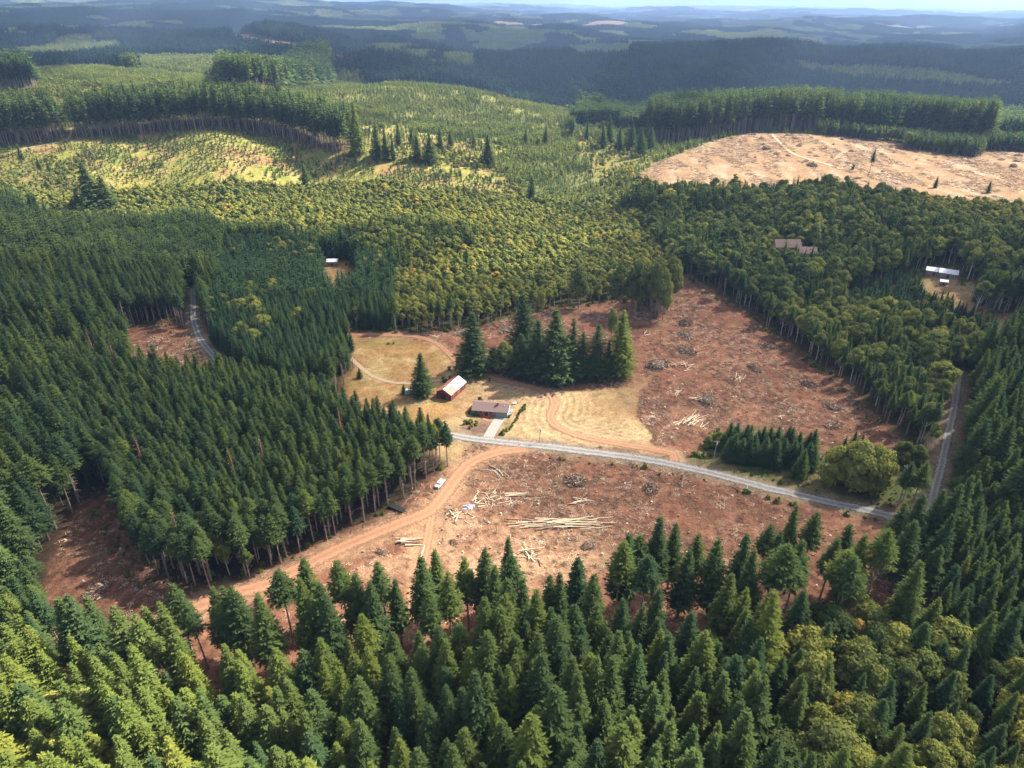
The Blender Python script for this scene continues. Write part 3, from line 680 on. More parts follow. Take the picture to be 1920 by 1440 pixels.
def strip(name, L, half, mat, lift, label):
    nrm = np.gradient(L, axis=0); nrm = unit(np.stack([-nrm[:, 1], nrm[:, 0]], 1))
    k = 7; V_ = []; U = []
    for j in range(k):
        q = L + nrm * (np.asarray(half).reshape(-1, 1) * (1 - 2 * j / (k - 1)))
        V_.append(np.stack([q[:, 0], q[:, 1], ground(q[:, 0], q[:, 1], True)], 1)); U.append(np.full(len(L), j / (k - 1)))
    V_ = np.stack(V_, 1)
    V_[:, :, 2] = V_[:, :, 2].mean(1, keepdims=True) * .5 + V_[:, :, 2] * .5
    V_[:, :, 2] = np.maximum(V_[:, :, 2], ground(V_[:, :, 0], V_[:, :, 1], True)) + lift
    U = np.stack(U, 1); nn = len(L); ix = np.arange(nn * k).reshape(nn, k)
    F = np.stack([ix[:-1, :-1], ix[1:, :-1], ix[1:, 1:], ix[:-1, 1:]], -1).reshape(-1, 4)
    me = np_mesh(name, V_.reshape(-1, 3), F, [mat], None, True)
    uv = me.uv_layers.new(name="UVMap"); u = U.ravel()[F.ravel()]; uv.data.foreach_set("uv", np.stack([u, u * 0], 1).astype(np.float32).ravel())
    o = add_obj(name, me); tag(o, label, kind="structure"); return o
_pu = project(ROADL[:, 0], ROADL[:, 1], 0 * ROADL[:, 0])[0]
strip("road", ROADL, 3.1 - 1.0 * smooth(1700, 1745, _pu) - .6 * smooth(800, 600, _pu), M['gravel'], .16, "pale grey gravel road curving between the two red clearings")
strip("dirt_track", TRKL['lower'], 3.8, M['dirt'], .12, "orange dirt track along the edge of the left plantation")
strip("dirt_track", TRKL['spur'], 2.0, M['dirt'], .10, "orange dirt spur running down from the fork")
strip("dirt_track", TRKL['loop'], 2.6, M['dirt'], .12, "orange dirt track looping through the mown field")
strip("dirt_track", TRKL['upper'], 2.3, M['dirt'], .11, "orange dirt track rounding the small dry meadow")
strip("path", TRKL['drive'], 1.7, M['paled'], .12, "pale curved lane under the small dry meadow")
strip("path", TRKL['hill'], 2.4, M['paled'], .2, "pale lane over the logged hill")
strip("path", TRKL['ridge'], 2.2, M['paled'], .2, "pale lane climbing to the gap in the ridge stand")

# ------------------------------------------------------------------ where trees stand
T = dict(x=[], y=[], h=[], w=[], key=[], tint=[], cls=[], yaw=[])
allspc = sorted(set(v[1] for v in CL.values() if v[1] > 0))
TREE_X, TREE_Y, TREE_C = [], [], []
def half_width(y):
    v = np.minimum(v_of_slope(-(H - 20) / np.maximum(y, 60)), 1500)
    return np.abs(s_of(1920, v)) * y * 1.10 + 25
def candidates(y0, y1, spc, seed):
    g = np.random.default_rng(seed); xs = []; ys = []
    row = y0; k = 0
    while row < y1:
        hw = float(half_width(np.array([row + 10.0]))[0])
        x = np.arange(-hw, hw, spc) + (spc / 2 if k % 2 else 0)
        xs.append(x + g.uniform(-.36, .36, len(x)) * spc); ys.append(np.full(len(x), row) + g.uniform(-.36, .36, len(x)) * spc)
        row += spc * .9; k += 1
    return np.concatenate(xs), np.concatenate(ys)
for j, spc in enumerate(allspc):
    ids = [IDX[k] for k, v in CL.items() if v[1] == spc]
    for (y0, y1, f) in ((62, 1150, 1.0), (1150, 3600, 1.25)):
        x, y = candidates(y0, y1, spc * f, 500 + j)
        c = classify(x, y); k = np.isin(c, ids)
        TREE_X.append(x[k]); TREE_Y.append(y[k]); TREE_C.append(c[k])
tx = np.concatenate(TREE_X); ty = np.concatenate(TREE_Y); tcl = np.concatenate(TREE_C)
# hero trees: kind, base pixel, tip pixel, width factor, tint, label
HERO = [
 ('fir', 886, 700, 588, 1.45, .05, "large dark fir standing alone left of the central grove"),
 ('fir', 982, 676, 554, 1.35, .05, "tallest dark fir of the central grove, at its left back"),
 ('fir', 1041, 714, 580, 1.35, .08, "broad dark fir in the middle of the central grove"),
 ('fir', 1004, 708, 600, 1.2, .05, "dark fir between the tallest one and the middle of the grove"),
 ('fir', 976, 706, 628, 1.5, .02, "low broad dark fir at the left front of the central grove"),
 ('fir', 1072, 712, 598, .95, .10, "slim dark fir right of the grove's broad middle fir"),
 ('fir', 1092, 712, 622, 1.1, .12, "shorter fir in the right half of the central grove"),
 ('fir', 1117, 708, 608, 1.15, .05, "dark fir second from the right in the central grove"),
 ('fir', 1136, 706, 640, 1.0, .15, "small fir tucked beside the lighter one at the grove's right end"),
 ('fir', 1160, 706, 584, 1.15, .55, "lighter green fir at the right end of the central grove"),
 ('bushy', 944, 698, 640, 1.0, .25, "round bright green tree at the left foot of the central grove"),
 ('bushy', 925, 692, 650, .9, .15, "small round dull green tree between lone fir and grove"),
 ('broad', 1146, 640, 576, .55, .45, "slender pale green tree behind the grove's right end"),
 ('fir', 792, 742, 662, 1.25, .12, "lone dark fir beside the barn"),
 ('fir', 675, 709, 690, 1.3, .1, "tiny fir alone beside the curved pale lane"),
 ('fir', 758, 738, 720, 1.4, .3, "small light green fir at the left foot of the barn's lone fir"),
 ('firedge', 1628, 330, 279, 1.0, .1, "lone ragged fir at the foot of the logged hill"),
 ('fir', 1753, 352, 330, 1.0, .05, "short dark fir breaking the skyline of the logged hill, right"),
 ('fir', 1852, 362, 338, .9, .05, "dark fir rising over the right end of the logged hill"),
 ('fir', 575, 353, 306, 1.1, .25, "lone fir on the sunny sapling hillside"),
 ('fir', 180, 402, 305, 1.35, .15, "big dark fir of the pair at the foot of the left hillside"),
 ('fir', 203, 400, 330, 1.5, .2, "broad olive fir beside the big dark one, left hillside"),
 ('fir', 152, 398, 352, 1.3, .1, "shorter dark fir left of the pair on the left hillside"),
 ('bushy', 275, 402, 366, 1.1, .05, "round grey tree alone above the alders"),
 ('firedge', 83, 345, 292, .9, .3, "thin fir with bare trunk on the left hillside"),
 ('firedge', 55, 340, 270, .9, .3, "ragged thin fir near the left frame edge, hillside"),
 ('firedge', 105, 355, 302, .8, .3, "thin ragged fir right of the bare-trunked one"),
 ('fir', 669, 290, 192, .9, .45, "tall fir ending the ridge stand on its right"),
 ('fir', 708, 296, 230, .95, .3, "tall fir just right of the ridge stand"),
 ('fir', 724, 300, 238, .9, .25, "fir in the ragged row, next to the stand's last tall one"),
 ('fir', 748, 272, 226, .9, .35, "fir standing back in the ragged row on the hill"),
 ('fir', 738, 300, 254, .7, .1, "slim dark fir in the ragged row"),
 ('fir', 772, 268, 238, 1.1, .3, "fir behind the ragged row's centre"),
 ('fir', 783, 300, 244, 1.0, .3, "rounder fir in the middle of the ragged row"),
 ('fir', 806, 306, 248, 1.2, .25, "broad fir right of the ragged row's middle"),
 ('fir', 826, 284, 238, 1.0, .3, "fir set back on the pale hillside"),
 ('fir', 845, 276, 244, 1.2, .3, "small broad fir on the pale hillside"),
 ('fir', 888, 276, 250, 1.2, .4, "small fir beside the yellow scrub on the hillside"),
 ('fir', 915, 310, 252, 1.25, .15, "dark fir at the upper corner of the sunny hillside"),
 ('fir', 986, 270, 240, 1.0, .25, "fir alone in the pale young plantation"),
 ('fir', 1022, 272, 236, 1.0, .2, "tall dark fir in the pale valley"),
 ('fir', 1100, 262, 228, .9, .2, "fir at the valley mouth beyond the plantation"),
 ('fir', 1130, 276, 232, 1.0, .15, "dark fir right of the valley mouth"),
 ('fir', 1142, 268, 216, .9, .15, "tall thin fir right of the valley mouth"),
 ('fir', 1160, 282, 238, 1.0, .1, "fir in the dark knot above the logged hill's left end"),
 ('fir', 1182, 280, 232, 1.0, .15, "tall fir in the dark knot left of the logged hill"),
 ('fir', 1200, 292, 240, 1.15, .1, "broad fir in the dark knot left of the logged hill"),
 ('fir', 1218, 286, 238, 1.1, .12, "last fir of the dark knot left of the logged hill"),
 ('fir', 996, 386, 330, 1.1, .12, "dark fir at the right corner of the sunny hillside"),
 ('fir', 660, 470, 420, 1.1, .05, "dark fir poking out of the alders above the white shed"),
 ('fir', 700, 462, 408, 1.2, .05, "tallest dark fir in the alders left of the bright strip"),
 ('fir', 876, 514, 468, 1.1, .2, "dark fir amid the alders behind the lone fir"),
 ('fir', 435, 500, 432, 1.1, .0, "dark fir beside the red dying tree"),
 ('dead', 440, 492, 456, .8, .0, "red dying conifer among green ones in the left woods"),
 ('dead', 427, 494, 454, .8, .9, "brown dying conifer left of the red one"),
 ('blue', 549, 492, 472, 1.2, .3, "pale bluish fir near the white shed"),
 ('broad', 1228, 594, 478, .62, .30, "tall round-topped tree at the clearing's upper point, left side"),
 ('broad', 1252, 582, 476, .60, .35, "tall green tree nearest the clearing's upper point"),
 ('broad', 1190, 590, 488, .80, .08, "grey-brown broad tree at the red field's upper edge"),
 ('broad', 1160, 585, 494, .72, .12, "dull olive tree at the red field's upper edge"),
 ('broad', 1085, 578, 494, .75, .18, "large dark oak above the central grove"),
 ('broad', 1242, 600, 520, .55, .6, "low yellow-green tree at the clearing's upper point"),
 ('broad', 1016, 592, 534, .5, .75, "slender pale tree left of the dark oak"),
 ('bushy', 1560, 905, 832, .95, .62, "yellow-green roadside tree, leftmost of the leafy clump"),
 ('bushy', 1594, 914, 824, 1.0, .55, "yellow-green roadside tree in the middle of the leafy clump"),
 ('bushy', 1628, 918, 834, .95, .6, "yellow-green roadside tree, rightmost of the leafy clump"),
 ('fir', 1582, 842, 818, 1.0, .2, "little fir left of the pair behind the leafy clump"),
 ('fir', 1598, 842, 808, 1.0, .15, "taller little fir behind the leafy clump"),
 ('fir', 1612, 842, 814, .9, .15, "little fir right of the pair behind the leafy clump"),
 ('fir', 1497, 896, 844, 1.2, .22, "young fir at the roadside left of the leafy clump"),
 ('fir', 1370, 864, 824, 1.3, .15, "young fir set apart at the left of the fir thicket"),
 ('fir', 1447, 862, 822, 1.3, .15, "young fir in front of the fir thicket's middle"),
 ('bushy', 1345, 838, 808, 1.2, .35, "bushy green tree at the left end of the fir thicket"),
 ('bushy', 1328, 838, 816, 1.2, .5, "small yellowish bush-like tree left of the thicket"),
 ('bushy', 1690, 872, 826, 1.0, .12, "dark round tree at the lower corner of the right wood"),
 ('bushy', 1714, 874, 832, 1.0, .15, "dark round tree right of the corner one, near the lane"),
 ('bushy', 1840, 562, 512, .9, .0, "dark dome-shaped tree by the dry paddock"),
 ('fir', 1872, 552, 512, .8, .1, "grey-green fir right of the dome-shaped tree"),
 ('firtall', 1657, 1072, 947, 1.2, .35, "fir in front of the road bend, leftmost of its row"),
 ('firtall', 1688, 1062, 928, 1.1, .30, "fir in front of the road bend, second in its row"),
 ('firtall', 1720, 1052, 917, 1.1, .25, "fir in the middle of the row before the road bend"),
 ('firtall', 1743, 1048, 906, 1.0, .30, "slim fir right of the middle, before the road bend"),
 ('firtall', 1763, 1036, 894, 1.1, .35, "tallest fir of the row before the road bend"),
 ('firtall', 1793, 1066, 940, 1.2, .20, "fir ending the row before the road bend, right"),
 ('firtall', 1668, 1110, 975, 1.2, .25, "fir standing in front of the row before the road bend, left"),
 ('firtall', 1730, 1100, 966, 1.1, .15, "fir standing in front of the row before the road bend, right"),
 ('firtall', 1872, 1010, 858, 1.5, .35, "broad bright fir right of the dark lane opening"),
 ('snag', 163, 617, "grey dead snag in the plantation near the small clearing"), ('snag', 201, 637, "second grey snag by the small clearing"), ('snag', 483, 820, "bleached snag deep in the plantation"),
 ('snag', 633, 765, "pale snag near the plantation's far edge"), ('snag', 253, 817, "brown snag in the middle of the plantation"), ('snag', 428, 838, "tall grey snag in the lower plantation"), ('snag', 318, 955, "reddish snag over the plantation's front edge"),
 ('dead', 1566, 1310, 1250, .5, 1.0, "reddish dead conifer in the bottom right wood"),
 ('broad', 1588, 1235, 1160, .9, .98, "orange-yellow maple in the lower right wood"),
 ('broad', 1672, 1200, 1118, .8, .95, "yellow maple behind the orange one"),
]
RIM = [(712,1053),(787,1042),(815,1033),(873,1045),(903,1028),(952,1013),(963,1042),(1088,1045),(1177,998),(1195,1005),(1243,973),(1270,980),(1167,1017),(1055,1078),(1033,1075),(318,1095),(159,1120),(395,1104),
 (419,1104),(437,1100),(481,1114),(520,1069),(564,1049),(562,1090),(636,1051),(266,1138),(298,1134),(258,1150),(101,1120),(117,1122),(1315,1003),(1352,1010),(1398,998),(1442,985),(1468,1000),(1494,946),(1532,962),(1600,985),(1622,1000),
 (1570,1010),(740,1085),(690,1095),(840,1078),(985,1085),(1115,1075),(1215,1040),(1290,1035),(600,1100),(350,1125),(205,1140),(1420,1035),(1508,1010),(660,1075),(925,1065)]
g = np.random.default_rng(31)
for i, (u, v) in enumerate(RIM):
    h = g.uniform(27, 34); Y = (H - h) / -float(slope_of(v)); x = float(s_of(u, v)) * Y; ub_, vb_ = project(x, Y, 0.0)
    HERO.append(('firedge' if i % 3 == 0 else 'firtall', float(ub_), float(vb_), v, g.uniform(.85, 1.15), float(np.clip(g.normal(.30, .15) + .15 * (u < 700), 0, 1)), None))  # left rim firs get the same sun yellow painted into their tint
for i in range(26):    # fir thicket beside the road
    u = 1362 + (i % 13) * 13 + g.uniform(-5, 5); vb = 846 + (i // 13) * 22 + g.uniform(-4, 4) + (u - 1400) * .10
    HERO.append(('blue', u, vb, vb - g.uniform(44, 54), 1.15, g.uniform(.1, .5), None))
hx, hy, hh_, = [], [], []
HT = []
def snag_row(q):
    h = 25.0; Y = (H - h) / -float(slope_of(q[2])); x = float(s_of(q[1], q[2])) * Y; a_, b_ = project(x, Y, 0.0); return ('dead', float(a_), float(b_), q[2], .55, .95, q[3])
HERO = [snag_row(q) if q[0] == 'snag' else q for q in HERO]
for (kd, u, vb, vt, wf, ti, lb) in HERO:
    p = P(u, vb); hgt = H + p[1] * float(slope_of(vt)) - p[2]
    HT.append((kd, p[0], p[1], max(hgt, 1.5), wf, ti, lb)); hx.append(p[0]); hy.append(p[1])
hx = np.array(hx); hy = np.array(hy)
keep = np.ones(len(tx), bool)
for (kd, x, y, hgt, wf, ti, lb) in HT:
    r = 3.5 if y < 420 else 5.5
    keep &= (tx - x) ** 2 + (ty - y) ** 2 > r * r
# open line of sight in front of small buildings and along roads
ml_ = ty < 520
d = np.full(len(tx), 99.); d[ml_] = seg_dist(ROADL, tx[ml_], ty[ml_]); keep &= d > 5.2
for q, w in (('lower', 5), ('upper', 4), ('drive', 3)):
    d = np.full(len(tx), 99.); d[ml_] = seg_dist(TRKL[q], tx[ml_], ty[ml_]); keep &= d > w
for q in ('ridge', 'hill'):
    k = ty > 500; d = np.full(len(tx), 99.); d[k] = seg_dist(TRKL[q], tx[k], ty[k]); keep &= d > 5
keep &= ~((tcl == IDX['young']) & (rng.random(len(tx)) < np.clip(.15 + 1.6 * fbm(tx / 22, ty / 30, 241, 3), 0, .85)))
keep &= ~(np.isin(tcl, [IDX['young2'], IDX['scrub']]) & (rng.random(len(tx)) < np.clip(-.1 + 1.3 * fbm(tx / 30, ty / 45, 242, 3), 0, .8)))
tx, ty, tcl = tx[keep], ty[keep], tcl[keep]
g = np.random.default_rng(77); N = len(tx)
tz = ground(tx, ty, False)
hmin = np.array([CL[k][2] for k in NAMES])[tcl]; hmax = np.array([CL[k][3] for k in NAMES])[tcl]
th = hmin + (hmax - hmin) * np.clip(.5 + .55 * fbm(tx / 35, ty / 35, 201, 2) + g.normal(0, .24, N), 0, 1.15)
bshare = np.array([CL[k][4] for k in NAMES])[tcl]
broad = (g.random(N) + .28 * fbm(tx / 30, ty / 30, 211, 2)) < bshare
th = np.where(broad & (tcl == IDX['foreR']), th * .82, th)
th = np.where(broad & np.isin(tcl, [IDX['fore'], IDX['fir'], IDX['firbig']]), th * .6, th)
# trees facing a clearing carry their crown high over bare trunks
def bare(x, y): return np.isin(classify(x, y), [IDX[k] for k in ('soil', 'bright', 'tan', 'young', 'clear', 'scrub', 'dry', 'brush')])
edge = bare(tx, ty - 9) | bare(tx + 6, ty - 6) | bare(tx - 6, ty - 6) | (bare(tx, ty - 16) & (g.random(N) < .85))
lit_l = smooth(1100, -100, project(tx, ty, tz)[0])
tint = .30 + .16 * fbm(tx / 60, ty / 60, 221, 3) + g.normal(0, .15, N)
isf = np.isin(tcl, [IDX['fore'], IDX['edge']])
tint = tint + np.where(isf, .24 * lit_l + .05, 0) + np.where(tcl == IDX['plant'], .0, 0)  # sunlit yellow painted into the near trees' tint, stronger to the left
tint = tint + np.where(broad & (tcl == IDX['alder']), .18, 0) + np.where(broad & (tcl == IDX['mix']), -.06 + .22 * fbm(tx / 18, ty / 18, 251, 2), 0) + np.where(tcl == IDX['foreR'], .02, 0) + np.where(tcl == IDX['young'], -.12, 0) + np.where(broad, g.normal(0, .10, N), 0)
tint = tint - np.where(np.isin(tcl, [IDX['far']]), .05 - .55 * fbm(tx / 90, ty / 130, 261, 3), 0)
tint = tint + np.where(tcl == IDX['young2'], .30 * fbm(tx / 45, ty / 70, 231, 3), 0) + np.where(broad & (tcl == IDX['foreR']), g.normal(0, .22, N), 0)
tint = np.clip(tint, 0, 1)
kindc = np.array([CL[k][5] for k in NAMES], dtype=object)[tcl]
isplant = (kindc == 'blue') | ((tcl == IDX['fir']) & (ty < 420) & (tx < 0))
wf = g.uniform(.85, 1.25, N)
keyn = np.empty(N, dtype=object)
for i in range(N):
    y = ty[i]; k = kindc[i]
    if broad[i]: keyn[i] = ('broadedge_hi' if edge[i] else 'broad_hi') if y < 430 else ('broad_mid' if y < 900 else 'broad_lo')
    elif k == 'sapy': keyn[i] = 'sapd_lo'
    elif k == 'sap': keyn[i] = 'sap_lo'
    elif k == 'lite': keyn[i] = 'lite_lo'
    elif k == 'blue': keyn[i] = 'blue_hi' if y < 380 else 'blue_mid'
    elif k == 'tallk': keyn[i] = 'firedge_mid' if y < 1100 else 'fir_lo'
    elif edge[i] and y < 1000: keyn[i] = 'firedge_hi' if y < 430 else 'firedge_mid'
    elif y < 430: keyn[i] = 'firedge_hi' if tcl[i] == IDX['edge'] and g.random() < .6 else 'fir_hi'
    elif y < 950: keyn[i] = 'fir_mid'
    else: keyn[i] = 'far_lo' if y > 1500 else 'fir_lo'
wf = np.where(kindc == 'tallk', wf * .85, wf)
wf = np.where((tcl == IDX['firbig']) | (tcl == IDX['fore']), wf * 1.02, wf)
var = g.integers(0, 100, N); yaw = g.uniform(0, 6.283, N)
# trees named one by one: the ones that show largest
ub, vb = project(tx, ty, tz); ut, vt = project(tx, ty, tz + th)
vis = (ut > -25) & (ut < 1945) & (vt < 1440) & (vt > 0)
show = np.where(vis, (np.minimum(vb, 1440) - vt) * wf, 0)
hi_ok = np.array([k.endswith('_hi') for k in keyn])
n_con_h = sum(1 for q in HT if q[0] not in ('broad', 'bushy')); n_br_h = len(HT) - n_con_h
single = np.zeros(N, bool)
for isb, cnt in ((False, 300 - n_con_h), (True, 300 - n_br_h)):
    m = np.where((broad == isb) & hi_ok & (show > 0))[0]
    single[m[np.argsort(-show[m])[:cnt]]] = True
ZONE = {'fore': 'of the near wood', 'edge': "on the red clearing's near rim", 'foreR': 'of the near leafy wood', 'fir': 'of the plantation',
        'firbig': 'of the tall woods', 'mix': 'of the mixed wood', 'alder': 'of the alder wood', 'mixN': 'of the far mixed wood', 'plant': 'of the dense plantation'}
def place_tree(key, vi, x, y, z, h, w, yw, tn, label, group, cat, name):
    j, cm, tm = PROTO[key][vi % len(PROTO[key])]
    r = bpy.data.objects.new(name, None); r.location = (x, y, z); r.rotation_euler = (.025 * math.sin(yw * 7), .025 * math.cos(yw * 11), yw); r.scale = (h * w, h * w, h); r.empty_display_size = .1
    ROOT.objects.link(r); tag(r, label, cat, group)
    for nm, me in (('trunk', tm), ('crown', cm)):
        c = bpy.data.objects.new(nm, me); ROOT.objects.link(c); c.parent = r
        c["tint"] = float(tn)
    return r
used = {}
SH_ = 0
def pos_words(u, v):
    a, b_ = int(round(np.clip(u, 0, 1920) / 19.2)), int(round(np.clip(v, 0, 1440) / 14.4))
    return "top %d%% across, %d%% down" % (a, b_)
for i in np.where(single)[0]:
    tn = "yellow-green" if tint[i] > .55 else ("dark green" if tint[i] < .3 else "mid-green")
    z_ = ZONE.get(NAMES[tcl[i]], "in the woods")
    nm, cat, grp = ('broadleaf_tree', 'tree', 'leafy trees of the woods') if broad[i] else ('conifer_tree', 'conifer', 'conifers of the nearer woods')
    lb = "%s %s %s, %s" % (tn, 'leafy tree' if broad[i] else 'fir', z_, pos_words(ut[i], vt[i]))
    if lb in used: lb = lb.replace(tn, tn + (" taller" if th[i] > used[lb] else " shorter"), 1)
    used[lb] = th[i]
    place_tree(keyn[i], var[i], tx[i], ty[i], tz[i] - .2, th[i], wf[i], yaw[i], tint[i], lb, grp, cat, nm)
dead_crowns = []
for i in range(2):
    proto('dead_hi', conifer_crown(400 + i, .15, .12, 20, 6, 5, .028, .4, .8, droop=.5), trunk_geo(70 + i, r=.010, branches=60, base=.8), M['dead'], M['bark'], True)
for q, (kd, x, y, h, w, ti, lb) in enumerate(HT):
    z = float(ground(x, y, False)); u, v = project(x, y, z + h)
    key = {'fir': 'firfull_hi', 'firedge': 'firedge_hi', 'firtall': 'fir_hi', 'bushy': 'broadfull_hi', 'broad': 'broad_hi', 'blue': 'blue_hi', 'dead': 'dead_hi'}[kd]
    isb = kd in ('broad', 'bushy')
    if kd == 'fir': w *= 1.45 if y > 520 else 1.18
    if kd == 'blue': w *= 1.25; ti += .15
    if kd == 'fir': ti += .16
    grp = 'leafy trees of the woods' if isb else 'conifers of the nearer woods'
    if lb is None: lb = ("young fir of the roadside thicket, " if kd == 'blue' else "tall fir on the near rim of the red clearing, ") + pos_words(u, v)
    place_tree(key, q, x, y, z - .2, h, w * (1.0 if isb else 1.0), q * 1.7, ti, lb, grp, 'tree' if isb else 'conifer', 'broadleaf_tree' if isb else 'conifer_tree')

# ------------------------------------------------------------------ masses: forests as point clouds of tree instances
def stuff_object(name, label, meshes, pts, idx, rot, scl, tint_, cat=None):
    cl = bpy.data.collections.new(name + "_kinds")
    for k, me in enumerate(meshes):
        o = bpy.data.objects.new("%s_kind_%03d" % (name, k), me); cl.objects.link(o)
    me = bpy.data.meshes.new(name); me.vertices.add(len(pts)); me.vertices.foreach_set("co", np.asarray(pts, np.float32).ravel())
    def at(nm, ty_, arr, f):
        a = me.attributes.new(nm, ty_, 'POINT'); a.data.foreach_set(f, np.ascontiguousarray(arr).ravel())
    at("kind_index", 'INT', np.asarray(idx, np.int32), "value"); at("turn", 'FLOAT_VECTOR', np.asarray(rot, np.float32), "vector")
    at("size", 'FLOAT_VECTOR', np.asarray(scl, np.float32), "vector"); at("tint", 'FLOAT', np.asarray(tint_, np.float32), "value")
    o = add_obj(name, me); tag(o, label, cat or name.replace('_', ' '), kind="stuff")
    ng = bpy.data.node_groups.new(name, 'GeometryNodeTree')
    ng.interface.new_socket("Geometry", in_out='INPUT', socket_type='NodeSocketGeometry'); ng.interface.new_socket("Geometry", in_out='OUTPUT', socket_type='NodeSocketGeometry')
    gi = ng.nodes.new("NodeGroupInput"); go_ = ng.nodes.new("NodeGroupOutput")
    ip = ng.nodes.new("GeometryNodeInstanceOnPoints"); ip.inputs["Pick Instance"].default_value = True
    ci = ng.nodes.new("GeometryNodeCollectionInfo"); ci.inputs["Collection"].default_value = cl
    ci.inputs["Separate Children"].default_value = True; ci.inputs["Reset Children"].default_value = True
    ng.links.new(gi.outputs[0], ip.inputs["Points"]); ng.links.new(ci.outputs[0], ip.inputs["Instance"])
    for nm, dt, sock in (("kind_index", 'INT', "Instance Index"), ("turn", 'FLOAT_VECTOR', "Rotation"), ("size", 'FLOAT_VECTOR', "Scale")):
        na_ = ng.nodes.new("GeometryNodeInputNamedAttribute"); na_.data_type = dt; na_.inputs[0].default_value = nm
        ng.links.new(na_.outputs[0], ip.inputs[sock])
    ng.links.new(ip.outputs[0], go_.inputs[0])
    md = o.modifiers.new("scatter", 'NODES'); md.node_group = ng
    return o
def forest(name, label, sel, extra=None, cat=None):
    keys = sorted(set(keyn[sel])); meshes = []; start = {}
    allk = list(keys) + (sorted(set(extra[1])) if extra else [])
    for k in allk:
        if k in start: continue
        start[k] = (len(meshes), len(PROTO[k])); meshes += [q[0] for q in PROTO[k]]
    ix = np.array([start[k][0] + v % start[k][1] for k, v in zip(keyn[sel], var[sel])])
    pts = np.stack([tx[sel], ty[sel], tz[sel] - .2], 1); rot = np.stack([.022 * np.sin(yaw[sel] * 7), .022 * np.cos(yaw[sel] * 11), yaw[sel]], 1)
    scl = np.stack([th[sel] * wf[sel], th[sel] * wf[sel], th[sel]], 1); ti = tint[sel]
    if extra:
        ex, ek, ei, esc, et = extra
        ix = np.concatenate([ix, [start[k][0] + i % start[k][1] for k, i in zip(ek, ei)]]); pts = np.concatenate([pts, ex])
        rot = np.concatenate([rot, np.stack([np.zeros(len(ek)), np.zeros(len(ek)), (ei % 4) * 1.5708], 1)]); scl = np.concatenate([scl, esc]); ti = np.concatenate([ti, et])
    return stuff_object(name, label, meshes, pts, ix, rot, scl, ti, cat)
# far hills in 60 m patches
px_, py_ = [], []
row = 3600.0; kk = 0
while row < 16000:
    st = 52 if row < 7000 else 52 * (row / 7000)
    hw = row * .76; x = np.arange(-hw, hw, st) + (st / 2 if kk % 2 else 0)
    px_.append(x + g.uniform(-.2, .2, len(x)) * st); py_.append(np.full(len(x), row) + g.uniform(-.2, .2, len(x)) * st); row += st * .95; kk += 1
px_ = np.concatenate(px_); py_ = np.concatenate(py_); pc = classify(px_, py_)
pk = np.full(len(px_), '', dtype=object)
pk[np.isin(pc, [IDX[k] for k in ('far', 'fir', 'firbig', 'tall')])] = 'patch_fir'
pk[np.isin(pc, [IDX[k] for k in ('farlite', 'young2')])] = 'patch_lite'
pk[np.isin(pc, [IDX[k] for k in ('fardec', 'alder')])] = 'patch_broad'
k = pk != ''; px_, py_, pk = px_[k], py_[k], pk[k]
psc = np.maximum(1.0, py_ / 7000 * 1.05); pz = ground(px_, py_, False)
pex = np.stack([px_, py_, pz], 1); pscl = np.stack([psc, psc, np.ones(len(psc))], 1)
pt = np.clip(.22 + .2 * fbm(px_ / 300, py_ / 300, 301, 2) + g.normal(0, .08, len(px_)), 0, 1); pi_ = g.integers(0, 100, len(px_))
rest = ~single
isap = np.isin(keyn, ['sap_lo', 'sapd_lo']) & ~broad
pb = pk == 'patch_broad'
forest("conifer_forest", "dense dark green conifer woods covering the valley and the hills", rest & ~broad & ~isap, (pex[~pb], pk[~pb], pi_[~pb], pscl[~pb], pt[~pb]))
forest("broadleaf_forest", "yellow-green alder and mixed leafy woods in the valley", rest & broad, (pex[pb], pk[pb], pi_[pb], pscl[pb], pt[pb]))
forest("sapling_plantation", "small young conifers dotted over the sunny ochre hillside", rest & isap)

#=====PART3=====
# ------------------------------------------------------------------ undergrowth, slash and stumps
M['bush'] = mat_leaf("bush_foliage", [(0.0, (.05, .10, .025)), (0.5, (.12, .15, .03)), (1.0, (.24, .21, .05))])
M['wood'] = mat_plain("peeled_wood", (.56, .44, .30), .8, var=.25, scale=2.5)
M['wood_d'] = mat_plain("barked_wood", (.30, .20, .13), .9, var=.35, scale=2.5)
M['twig'] = mat_plain("brush_twigs", (.15, .088, .060), .95, var=.45, scale=1.2)
M['twig2'] = mat_plain("grey_twigs", (.17, .115, .080), .95, var=.4, scale=1.2)
def bush_mesh(seed):
    v, f = broad_crown(seed, 6, 40, .22, -.1, .55); return np_mesh("bush", v, f, [M['bush']])
bushes = [bush_mesh(600 + i) for i in range(3)]
g = np.random.default_rng(5)
x, y = candidates(150, 520, 2.6, 900); c = classify(x, y)
near_f = ~np.isin(classify(x + 5, y + 6), [IDX[q] for q in ('soil', 'bright', 'tan', 'dry', 'clear', 'brush')])
k = ((c == IDX['brush']) & (fbm(x / 10, y / 10, 7, 2) > -.15)) | (np.isin(c, [IDX['soil'], IDX['tan'], IDX['dry']]) & near_f & (g.random(len(x)) < .55) & (y > 160))
fr_ = np.isin(c, [IDX[q] for q in ('fir', 'firbig', 'mix', 'alder', 'plant')]) & bare(x, y - 7) & (g.random(len(x)) < .6); k |= fr_
k &= (seg_dist(ROADL, x, y) > 4.6) & (seg_dist(TRKL['lower'], x, y) > 6) & (seg_dist(TRKL['loop'], x, y) > 4) & (seg_dist(TRKL['upper'], x, y) > 3)
hc = P(917, 780); k &= np.hypot(x - hc[0], y - hc[1]) > 22
x, y = x[k], y[k]; s_ = g.uniform(.5, 1.7, len(x)) * np.where(fbm(x / 8, y / 8, 9, 2) > .2, 1.5, .8)
